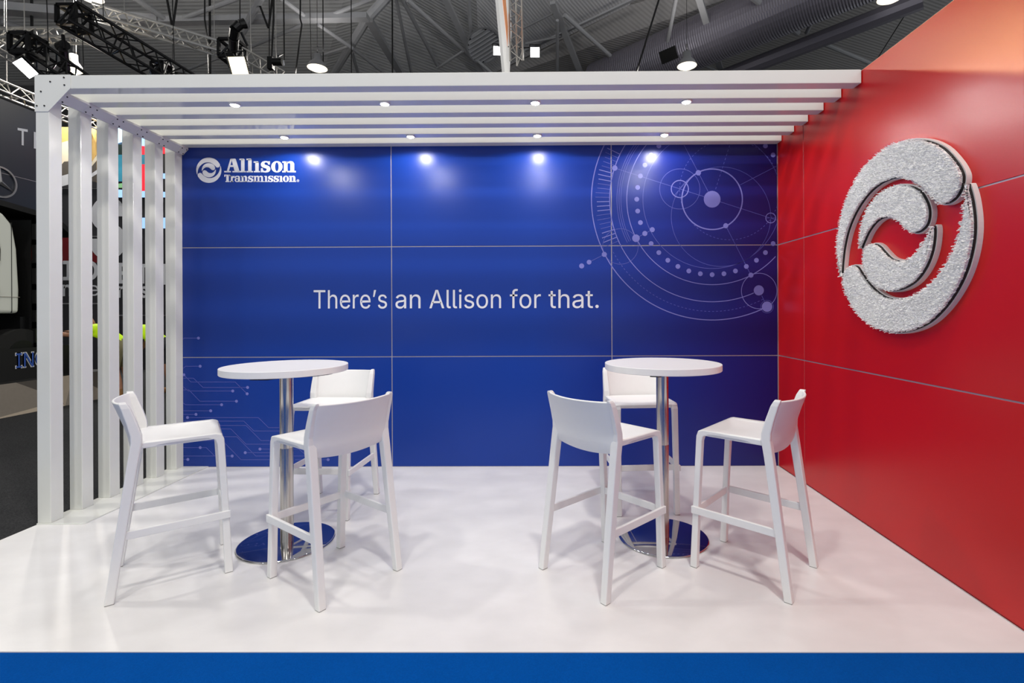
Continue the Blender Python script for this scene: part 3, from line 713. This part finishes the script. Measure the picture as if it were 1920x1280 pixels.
for pts, r, lb in (([(268, -130), (313, -4), (323, 50)], .03, 'thick black cable making a V with its twin, above the silver truss'), ([(377, -130), (332, -4), (324.5, 50)], .03, 'black cable closing the V above the silver truss'),
                   ([(324, -130), (324, 138)], .010, 'thin cable hanging in the middle of the V of cables'), ([(393, -130), (394, 138)], .032, 'thick straight black cable left of the hooded light'),
                   ([(384, -130), (384, 36), (390, 80), (392, 138)], .020, 'slightly slack cable beside the thick straight cable'), ([(450, -130), (450, 42)], .014, 'thin cable holding the hooded light'),
                   ([(402, -130), (482, -4), (503, 52)], .028, 'black cable making the left arm of the second V'), ([(537, -130), (511, -4), (504, 52)], .030, 'black cable making the right arm of the second V'),
                   ([(505, -130), (505, 112)], .014, 'cable dropping through the second V to the small stage light'), ([(514, -130), (513, 36), (509, 112)], .024, 'black cable above the small stage light base'),
                   ([(531, -130), (533, 112)], .018, 'straight cable right of the small stage light'), ([(564, -130), (563, 36), (566, 46), (554, 138)], .020, 'bent black cable between the small stage light and the dome lamp'),
                   ([(605, -130), (606, 118)], .014, 'cable above the dome lamp by the round roof pipe'), ([(578, -130), (584, 138)], .008, 'hair-thin wire beside the dome lamp'),
                   ([(735, -130), (736, 140)], .020, 'straight vertical cable under the roof apex'), ([(658, -130), (659, 140)], .012, 'short cable hanging by the round roof pipe'),
                   ([(1314, -130), (1236, -3), (1193, 136)], .028, 'slanted black cable left of the ribbed duct'), ([(59, -130), (60, 75)], .034, 'dark hanger rod above the bright silver truss'),
                   ([(1870, -130), (1707, 12), (1640, 118)], .014, 'slanted thin cable by the top of the red wall')):
    cable(pts, r, lb)

# ------------------------------------------------------------------ floodlights and dome lamps
def flood(c, aim, wd, ht, m, label, energy, col, spot=1.2, arm=None, roll=0):
    t = thing('floodlight', c, label, 'light'); d = (Vector(aim)-c).normalized(); u = Vector((0, 0, 1)); a = d.cross(u).normalized(); b = a.cross(d); a, b = a*math.cos(roll)+b*math.sin(roll), b*math.cos(roll)-a*math.sin(roll)
    def bx(name, w2, h2, d0, d1, mm):
        v = [c+a*x*w2+b*y*h2+d*z for z in (d0, d1) for x, y in ((-1, -1), (1, -1), (1, 1), (-1, 1))]
        return MB().add(v, [(0, 1, 2, 3), (4, 5, 6, 7), (0, 4, 5, 1), (1, 5, 6, 2), (2, 6, 7, 3), (3, 7, 4, 0)]).build(name, mm, t)
    bx('housing', wd/2*1.08, ht/2*1.08, -.09, -.004, BM); bx('lens', wd/2, ht/2, -.004, .006, m)
    MB().path([c+a*wd*.6, c+a*wd*.6-d*.02+b*ht*.75, c-a*wd*.6-d*.02+b*ht*.75, c-a*wd*.6], .012, 6).build('bracket', BM, t)
    if arm is not None: MB().tube(c-d*.05+b*ht*.5, arm, .014, 6).build('arm', BM, t)
    if energy: area_lamp('floodlight_lamp', c+d*.03, aim, energy, .12, col, t, spot=spot, blend=.6)
    return t
camtgt = Vector((0, 0, 1.4))
flood(rp(48, 128, 5.9), (0.5, 0.5, 1.2), .30, .17, M['flood_cool'], 'long cool white floodlight behind the pergola corner', 120, (1, 1, 1), arm=rp(53, 90, 6.4), roll=.75)
flood(rp(448, 127, 6.4), (2.1, 2.2, 2.6), .30, .40, M['flood_warm'], 'bright warm floodlight shining over the front pergola beam', 900, (1, .68, .28), 1.0, arm=rp(437, 100, 7.6), roll=-.35)
flood(aty(1003, 98, 12), camtgt, .21, .21, M['flood_cool'], 'small square floodlight on the upright silver truss', 0, (1, 1, 1), arm=aty(973, 90, 12))
flood(aty(932, 95, 12.6), camtgt, .18, .2, M['flood_cool'], 'small square floodlight half behind the white and orange banner', 0, (1, 1, 1), arm=aty(965, 88, 12))
def highbay(c, label, energy=190, r=.26, upl=.06):
    t = thing('dome_lamp', c, label, 'lamp', 'dome lamps under the hall roof')
    MB().lathe([(r, 0), (r*1.02, .01), (r*.8, .12), (r*.45, .22), (r*.4, .38), (.0001, .4)], (c.x, c.y, c.z), 32).build('reflector', M['roof_steel_dark'], t, True)
    MB().lathe([(r*.98, .004), (r*.6, -.05), (.0001, -.07)], (c.x, c.y, c.z), 32).build('lens', M['highbay_glow'], t, True)
    MB().tube((c.x, c.y, c.z+.4), (c.x, c.y, c.z+.6), .02, 8).build('hook', BM, t)
    MB().tube((c.x, c.y, c.z+.6), (c.x, c.y, c.z+2.2), .006, 5).build('hanger', BM, t)
    area_lamp('dome_lamp_light', (c.x, c.y, c.z-.08), (c.x, c.y, 0), energy, r*1.8, (1, .95, .88), t)
    area_lamp('roof_fill_light', (c.x, c.y, c.z+.45), (c.x, c.y, 20), energy*upl, .5, (1, .97, .94), t)     # added upward fill to brighten the roof, like bounce from the hall floor
    return t
highbay(rp(595, 128, 8.0), 'glowing dome lamp just above the front beam, by the round roof pipe')
highbay(rp(1288, 124, 8.0), 'glowing dome lamp just above the front beam, below the ribbed duct')
highbay(rp(1669, -3, 8.4), 'glowing dome lamp above the sloping top of the red wall')
highbay(rp(170, -4, 9.0), 'glowing dome lamp above the black corner block')
highbay(rp(138, 132, 7.2), 'glowing warm dome lamp by the pergola corner plate', r=.2)
for k, (x, y) in enumerate(((-6.2, 3.2), (-1.8, -.4), (1.0, -.2), (-7, -5), (0, -5), (6.5, -5))):
    highbay(Vector((x, y, 8.4)), 'unseen dome lamp added above the aisle to light the booth', 215 if k == 2 else 138, upl=3.6)  # out-of-view lamps added to light the booth, with strong roof fill

# ------------------------------------------------------------------ hanging banner
bx_ = -.97
def ban(x, y): return atx(x, y, bx_)
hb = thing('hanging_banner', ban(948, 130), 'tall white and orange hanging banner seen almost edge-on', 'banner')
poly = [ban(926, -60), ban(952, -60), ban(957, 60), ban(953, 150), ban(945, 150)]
MB().add([p+Vector((dx, 0, 0)) for dx in (-.03, .03) for p in poly], [(0, 1, 2, 3, 4), (9, 8, 7, 6, 5)]+[(i, 5+i, 5+(i+1) % 5, (i+1) % 5) for i in range(5)]).build('banner_board', M['banner_white_glow'], hb)
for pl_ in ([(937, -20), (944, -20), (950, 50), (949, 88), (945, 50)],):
    MB().add([ban(*p)+Vector((.034, 0, 0)) for p in pl_], [tuple(range(len(pl_)))]).build('orange_print', M['banner_orange_glow'], hb, fix=False)
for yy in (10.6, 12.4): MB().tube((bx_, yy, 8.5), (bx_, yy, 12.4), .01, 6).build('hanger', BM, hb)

# ------------------------------------------------------------------ neighbouring stands beyond the slats
FZ = -.03
# navy wall running into the depth, with letters and ring emblem
NX = -11.0
nw = tag(MB().box(NX-.12, NX, 6.0, 11.2, FZ, 5.72).build('display_wall', M['navy_wall']), 'tall navy display wall with white letters and a ring emblem', 'display wall')
MB().box(NX, NX+.004, 6.0, 11.2, 4.22, 4.23).build('joint', M['alu'], nw)
def nwp(u, v, t=.006): p = atx(u, v, NX+t); return p
word('T', M['print_white'], nw, lambda u, v: nwp(u, 270+(u-33)*.18-v), 33, 52, 30, bold=.01)
MB().flat([(63.5, 247), (68.5, 248), (68.5, 279), (63.5, 278)], lambda u, v: nwp(u, v)).build('lettering', M['print_white'], nw, fix=False)
rg = MB(); c_ = nwp(-1, 341, .0); Rr = .315; n = 64
def rpt(r, a, t): return (NX+t, c_.y+r*math.sin(a), c_.z+r*math.cos(a))
v = [rpt(r, 2*PI*i/n, t) for r, t in ((Rr, .004), (Rr, .03), (Rr-.035, .03), (Rr-.035, .004)) for i in range(n)]
rg.add(v, [(k*n+i, k*n+(i+1) % n, ((k+1) % 4)*n+(i+1) % n, ((k+1) % 4)*n+i) for k in range(4) for i in range(n)])
for k in range(3):
    a = 2*PI*k/3; tip = Vector(rpt(Rr-.02, a, .02)); l = Vector(rpt(.05, a-PI/3, .02)); r_ = Vector(rpt(.05, a+PI/3, .02)); cc = Vector(rpt(0, 0, .05))
    rg.add([tip, l, cc, r_], [(0, 1, 2), (0, 2, 3)])
rg.build('emblem', M['alu'], nw)
# plinth with faceted skirt
PX = -7.5
pt = thing('display_plinth', (PX, 8, FZ), 'low display plinth with faceted sand and taupe skirt under the white truck', 'plinth')
MB().box(-10.9, PX, 3.0, 8.6, FZ, FZ+.46).build('deck', M['black'], pt)
fac = [((3.0, 0), (4.6, 0), (3.0, .5), 'plinth_sand'), ((4.6, 0), (5.2, .5), (3.0, .5), 'plinth_taupe'), ((4.6, 0), (6.6, 0), (5.2, .5), 'plinth_sand'), ((6.6, 0), (7.05, .5), (5.2, .5), 'plinth_taupe'),
       ((6.6, 0), (7.75, .1), (7.05, .5), 'plinth_taupe'), ((6.6, 0), (7.75, 0), (7.75, .1), 'plinth_sand'), ((7.75, .0), (7.75, .1), (7.45, .5), 'plinth_dark'), ((7.75, .1), (7.05, .5), (7.45, .5), 'plinth_dark'), ((7.75, 0), (8.6, 0), (7.9, .5), 'plinth_taupe'), ((8.6, 0), (8.6, .5), (7.9, .5), 'plinth_dark'), ((7.75, .0), (7.9, .5), (7.45, .5), 'plinth_sand')]
for a, b, c, m in fac:
    cen = ((a[0]+b[0]+c[0])/3, (a[1]+b[1]+c[1])/3); dpt = .03 if m == 'plinth_sand' else .02
    pts = [(PX+.002+(.02 if q[1] == 0 else 0)+dpt*.2, q[0], FZ+q[1]*.916) for q in (a, b, c)]; pb = [(PX, q[0], FZ+q[1]*.916) for q in (a, b, c)]
    MB().add(pts+pb, [(0, 1, 2), (5, 4, 3), (0, 3, 4, 1), (1, 4, 5, 2), (2, 5, 3, 0)]).build('facet', M[m], pt)
MB().box(-10.9, PX, 8.6, 8.63, FZ, FZ+.458).build('end_panel', M['plinth_taupe'], pt)
# black banner with blue letters on the plinth
nb = tag(MB().box(-7.74, -7.72, 5.0, 8.2, FZ+.461, FZ+.92).build('name_board', M['black']), 'black board with blue outlined letters standing on the plinth beside the white truck', 'board')
for oy in (-.012, .012):
    for oz in (-.012, .012): word('ING', M['print_white'], nb, lambda u, v: (-7.717, u+oy, FZ+.64+oz+v), 7.26, 7.69, .21)
word('ING', M['letter_blue'], nb, lambda u, v: (-7.714, u, FZ+.64+v), 7.26, 7.69, .21)
# white light truck: cab, headboard, chassis, wheels
TX0, TX1 = -9.7, -7.86; PZ = FZ+.46
tk = thing('light_truck', (-8.8, 6.6, PZ), 'white cab-over light truck with black tray, standing on the plinth', 'truck')
CB = -.17
cabp = [(7.62, 1.0), (7.63, 1.35), (7.60, 1.95), (7.54, 2.30), (7.40, 2.46), (7.1, 2.5), (6.35, 2.48), (6.15, 2.40), (5.85, 1.6), (5.80, 1.0), (5.85, .62), (6.2, .6), (6.3, 1.0)]
cab = MB().prism(cabp, lambda y, z, t: (t, y+CB, PZ+z-.03), TX0, TX1).build('cab', M['vehicle_white'], tk, bevel=.05)
cab.modifiers['bevel'].segments = 4
MB().prism(crom([(7.42, 1.62), (7.40, 2.18), (7.05, 2.28), (6.85, 2.25), (6.80, 1.62)], 4), lambda y, z, t: (t, y+CB-.12, PZ+z), TX1-.01, TX1+.012).build('side_window', M['glass_dark'], cab)
MB().prism([(7.30, 1.28), (7.08, 1.28), (7.06, 1.36), (7.32, 1.36)], lambda y, z, t: (t, y+CB, PZ+z), TX1-.01, TX1+.03).build('door_handle', M['black'], cab)
MB().box(TX1-.01, TX1+.004, 7.505+CB, 7.512+CB, PZ+.98, PZ+2.3).build('door_gap', M['black'], cab); MB().box(TX1-.01, TX1+.006, 5.9, 7.62+CB, PZ+1.21, PZ+1.216).build('crease', M['plinth_taupe'], cab)
MB().add([(TX0+.1, 6.12, PZ+2.34), (TX1-.1, 6.12, PZ+2.34), (TX1-.08, 5.86, PZ+1.62), (TX0+.08, 5.86, PZ+1.62)], [(0, 1, 2, 3)]).build('windscreen', M['glass_dark'], cab)
MB().box(TX0+.35, TX1-.35, 5.6, 8.1, PZ+.48, PZ+.68).build('chassis_rail', M['black_metal'], tk)
MB().box(TX0+.1, TX1-.1, 7.55, 8.12, PZ+.70, PZ+.92).build('tray', M['black_metal'], tk)
hbp = MB(); 
for z0, z1 in ((.30, .52), (.74, .84), (1.02, 1.12), (1.33, 1.42), (1.66, 1.74), (2.02, 2.1), (2.34, 2.44)): hbp.box(TX1-.03, TX1+.02, 7.66, 7.98, PZ+z0, PZ+z1)
hbp.box(TX1-.03, TX1+.02, 7.66, 7.72, PZ+.3, PZ+2.44).box(TX1-.03, TX1+.02, 7.90, 7.98, PZ+.3, PZ+2.44)
hb2 = hbp.build('headboard_frame', M['black_metal'], tk)
MB().box(TX0, TX1-.06, 7.68, 7.94, PZ+.3, PZ+2.4).build('headboard_box', M['black'], tk)
for z in (1.08, 1.38, 1.70, .79, 2.06):
    for y in (7.69, 7.94): MB().tube((TX1+.018, y, PZ+z), (TX1+.026, y, PZ+z), .012, 8).build('rivet', M['trim_silver'], hb2)
MB().box(TX1-.05, TX1-.02, 7.73, 7.89, PZ+1.80, PZ+1.96).build('tail_lamp', M['tail_red'], tk)
ey, ez = 7.81, PZ+1.555
for k in range(3):
    a = PI/2+2*PI*k/3; ca, sa = math.cos(a), math.sin(a); l = .036
    q = [(0, 0), (l*math.cos(a-PI/6), l*math.sin(a-PI/6)), (l*1.73*ca, l*1.73*sa), (l*math.cos(a+PI/6), l*math.sin(a+PI/6))]
    MB().add([(TX1-.04, ey+u*.9, ez+v_*.8) for u, v_ in q], [(0, 1, 2, 3)]).build('emblem', M['print_white'], hb2, fix=False)
MB().box(TX1-.055, TX1-.045, 7.7, 7.93, PZ+1.3, PZ+1.75).build('badge_plate', M['black'], hb2)
MB().prism([(7.0, 2.62), (8.0, 2.52), (8.3, 2.3), (8.3, 2.22), (7.96, 2.44), (7.0, 2.54)], lambda y, z, t: (t, y, PZ+z), TX0, TX1+.02).build('roof_rack', M['black_metal'], tk)
for yc in (6.05, 7.5):
    for xc in (TX0+.15, TX1-.13):
        m_ = MB(); m_.tube((xc-.12, yc, PZ+.37), (xc+.12, yc, PZ+.37), .37, 28); wl = m_.build('wheel', M['black_rubber'], tk)
        MB().tube((xc-.124, yc, PZ+.37), (xc+.124, yc, PZ+.37), .2, 20).build('rim', M['black_metal'], wl)
MB().box(TX1-.25, TX1-.05, 6.7, 7.1, PZ+.35, PZ+.75).build('fuel_tank', M['black_metal'], tk)
# dark display wall with poster, screen and letters
WY = 12.5
dw = tag(MB().box(-12.6, -8.9, WY, WY+.12, FZ, 6.0).build('display_wall', M['charcoal_wall']), 'charcoal display wall with white letters, gold poster and colour screen behind the slats', 'display wall')
def dwp(u, v, t=.006): return aty(u, v, WY-t)
def dquad(name, x0, x1, y0, y1, m, t=.006): return MB().add([dwp(x0, y0, t), dwp(x1, y0, t), dwp(x1, y1, t), dwp(x0, y1, t), dwp(x0, y0, 0), dwp(x1, y0, 0), dwp(x1, y1, 0), dwp(x0, y1, 0)], [(0, 1, 2, 3), (0, 4, 5, 1), (1, 5, 6, 2), (2, 6, 7, 3), (3, 7, 4, 0)]).build(name, m, dw)
po = dquad('poster', 112, 196, 238, 350, M['poster_gold'], .03)
def sub(par, pts, m, t): return MB().add([dwp(u, v, t) for u, v in pts], [tuple(range(len(pts)))]).build('print', m, par, fix=False)
sub(po, [(112, 268), (134, 262), (132, 300), (112, 310)], M['poster_pale'], .034)
sub(po, [(116, 308), (120, 303), (150, 300), (176, 302), (180, 290), (182, 340), (140, 352), (116, 350)], M['plinth_dark'], .035)
sub(po, [(114, 330), (128, 326), (128, 346), (114, 350)], M['print_white'], .037)
sub(po, [(171, 305), (182, 290), (182, 300), (172, 312)], M['poster_pale'], .037); sub(po, [(172, 325), (182, 318), (182, 326), (172, 332)], M['print_white'], .038); sub(po, [(112, 330), (196, 344), (196, 352), (112, 352)], M['charcoal_wall'], .036)
sc = dquad('screen', 214, 318, 232, 372, M['black'], .04)
for pts, m in (([(216, 234), (300, 234), (300, 276), (216, 270)], 'screen_sky'), ([(216, 270), (245, 262), (262, 280), (262, 292), (216, 292)], 'screen_dark'), ([(216, 290), (240, 290), (240, 340), (216, 340)], 'screen_teal'),
               ([(240, 292), (262, 292), (262, 345), (240, 345)], 'screen_teal'), ([(216, 345), (240, 342), (240, 352), (216, 352)], 'screen_green'), ([(262, 272), (316, 268), (316, 288), (262, 290)], 'screen_red'),
               ([(262, 290), (285, 290), (285, 308), (262, 308)], 'screen_teal'), ([(262, 308), (276, 308), (276, 358), (262, 358)], 'screen_red'), ([(303, 262), (312, 262), (312, 280), (303, 280)], 'screen_red'), ([(303, 325), (316, 325), (316, 335), (303, 335)], 'screen_sky'), ([(216, 355), (316, 360), (316, 370), (216, 370)], 'screen_sky')):
    sub(sc, pts, M[m], .044)
# raised white letters
def letter(s, x0, x1, ybase, cap, m='print_white'): word(s, M[m], dw, lambda u, v: dwp(u, ybase-v, .012), x0, x1, cap, bold=0 if s == 'e' else .02)
letter('S', 168, 236, 480, 106)
letter('I', 118, 140, 524, 34); letter('O', 148, 184, 524, 34); letter('E', 221, 246, 530, 36); letter('T', 262, 276, 530, 34); letter('I', 303, 314, 532, 36)
letter('n', 117, 134, 554, 26); letter('e', 164, 186, 554, 26); letter('n', 221, 238, 557, 26); letter('s', 264, 276, 557, 26)
for a, b in (((112, 442), (196, 446)), ((112, 568), (196, 571)), ((215, 590), (320, 594)), ((112, 352), (196, 356))):
    dquad('stripe', a[0], b[0], a[1], a[1]+2, M['alu'], .008)
dquad('lightbox', 262, 318, 408, 428, M['screen_sky'], .02)
sub(dw, [(110, 440), (134, 446), (160, 462), (184, 478), (186, 492), (110, 492)], M['vehicle_red'], .010)

# ------------------------------------------------------------------ two people in hi-vis bending forward
def person(loc, rot, arms, lean, label, shorts, legs='skin'):
    t = thing('person', loc, label, 'person')
    sp = lambda d: Vector((math.sin(lean)*d, 0, math.cos(lean)*d))
    hip = Vector((0, 0, .93)); ch = hip+sp(.30); shd = hip+sp(.46); nk = hip+sp(.525); hd0 = nk+Vector((math.sin(lean*.8)*.07, 0, math.cos(lean*.8)*.07)); hd1 = nk+Vector((math.sin(lean*.8)*.20, 0, math.cos(lean*.8)*.20))
    V, E_, R = [], [], []
    def add(p, r, par=None):
        V.append(tuple(p)); R.append(r if isinstance(r, tuple) else (r, r)); 
        if par is not None: E_.append((par, len(V)-1))
        return len(V)-1
    h = add(hip, (.15, .12)); a = add(hip+sp(.16), (.145, .115), h); b = add(ch, (.165, .125), a); c = add(shd, (.15, .10), b); n_k = add(nk, .058, c); n1 = add(hd0, .085, n_k); n2 = add(hd1, (.105, .118), n1); add(hd1+(hd1-hd0)*.5, .075, n2)
    for s in (-1, 1):
        k = add((.0, s*.10, .86), .095, h); k = add((.02, s*.115, .66), .085, k); k = add((.03, s*.12, .48), .062, k); k = add((-.02, s*.12, .30), .056, k); k = add((-.05, s*.12, .09), .040, k); k = add((-.05, s*.12, .05), .052, k); k = add((.08, s*.13, .045), (.055, .048), k); add((.17, s*.135, .04), (.045, .04), k)
        up_ = shd+Vector((0, s*.19, 0)); k = add(up_, .062, c); el = up_+Vector(arms[0]); el.y += s*.03; k = add(up_.lerp(el, .5), .050, k); k = add(el, .042, k); wr = el+Vector(arms[1]); k = add(el.lerp(wr, .45), .040, k); k = add(wr, .028, k)
        dr = Vector(arms[1]).normalized(); pm = add(wr+dr*.06, (.040, .020), k)
        sd = Vector((0, 1, 0))
        for q, (o_, l_) in enumerate(((-.028, .075), (-.009, .085), (.010, .08), (.027, .065))):
            f1 = add(wr+dr*.085+sd*o_, .010, pm); add(wr+dr*(.085+l_*.6)+sd*o_+Vector((0, 0, -.012)), .009, f1)
        th = add(wr+dr*.035+sd*(-s*.045), .011, k); add(wr+dr*.085+sd*(-s*.06)+Vector((0, 0, -.01)), .009, th)
    me = bpy.data.meshes.new('body'); me.from_pydata(V, E_, []); o = bpy.data.objects.new('tmp', me); COL.objects.link(o)
    sk = o.modifiers.new('skin', 'SKIN'); sk.use_smooth_shade = True
    for i, r in enumerate(R): me.skin_vertices[0].data[i].radius = r
    me.skin_vertices[0].data[0].use_root = True
    o.modifiers.new('sub', 'SUBSURF').levels = 2
    dg = bpy.context.evaluated_depsgraph_get(); m2 = bpy.data.meshes.new_from_object(o.evaluated_get(dg)); bpy.data.objects.remove(o)
    m2.materials.clear()
    for mm in (M['skin'], M['hivis'], M[shorts], M['boot_tan']): m2.materials.append(mm)
    up_l = shd
    for p in m2.polygons:
        q = p.center; d = (q-hip); along = d.dot(sp(1).normalized()) if True else 0; p.use_smooth = True
        far = (q-shd).length
        if q.z < .17: k = 3
        elif q.z < .52: k = 0 if legs == 'skin' else 2
        elif along < .02 and abs(q.x) < .2: k = 2
        elif along < .50 and (q-(hip+sp(max(0, min(.46, along))))).length < .25: k = 1
        elif far < .30 and (q-hd1).length > .22 and abs(q.y) > .1: k = 1
        else: k = 0
        p.material_index = k
    bo = link('body', m2, None, t); bo.location = (0, 0, 0)
    hr = MB(); ax = (hd1-hd0).normalized(); ctr = hd1+ax*.02; nl, nn_ = 8, 16; v = []
    fwd_ = Vector((0, 1, 0)).cross(ax).normalized()
    for i in range(nl+1):
        a_ = PI*.52*i/nl
        for j in range(nn_):
            b_ = 2*PI*j/nn_; rr = .112
            v.append(ctr+ax*(math.cos(a_)*rr*1.02)+(Vector((0, 1, 0))*math.cos(b_)*.095/.112+fwd_*math.sin(b_))*(math.sin(a_)*rr))
    hr.add(v, [(i*nn_+j, i*nn_+(j+1) % nn_, (i+1)*nn_+(j+1) % nn_, (i+1)*nn_+j) for i in range(nl) for j in range(nn_)])
    ho = hr.build('hair', M['hair_brown'], t, True); ho.location = (0, 0, 0)
    fc = MB(); fdir = ax.cross(Vector((0, 1, 0))).normalized()
    if fdir.x < 0 and fdir.z > 0: fdir = -fdir
    if fdir.z > 0: fdir = -fdir
    base_ = hd1
    fc.tube(base_+fdir*.085, base_+fdir*.12-ax*.012, .014, 8, .01)
    fo = fc.build('nose', M['skin'], t, True); fo.location = (0, 0, 0)
    for s in (-1, 1):
        e = MB().tube(base_+fdir*.088+Vector((0, s*.032, 0))+ax*.02, base_+fdir*.099+Vector((0, s*.032, 0))+ax*.02, .010, 10).build('eye', M['black'], t); e.location = (0, 0, 0)
        e = MB().tube(base_+Vector((0, s*.088, 0)), base_+Vector((0, s*.108, 0)), .026, 10, .018).build('ear', M['skin'], t, True); e.location = (0, 0, 0)
    e = MB().bar(base_+fdir*.094+Vector((0, -.022, 0))-ax*.05, base_+fdir*.094+Vector((0, .022, 0))-ax*.05, .01, .008).build('mouth', M['boot_tan'], t); e.location = (0, 0, 0)
    t.rotation_euler = (0, 0, rot)
    return t
g1 = atz(229, 746, FZ); g2 = atz(304, 738, FZ)
person((g1.x, g1.y, FZ), PI+.12, ((.26, 0, -.10), (.26, 0, .04)), math.radians(58), 'person in hi-vis yellow shirt and khaki shorts bending forward with arms stretched out', 'khaki')
person((g2.x, g2.y, FZ), PI-.1, ((.10, 0, -.24), (.16, 0, -.18)), math.radians(62), 'person in hi-vis yellow shirt and dark shorts bending forward with arms hanging', 'navy_cloth')
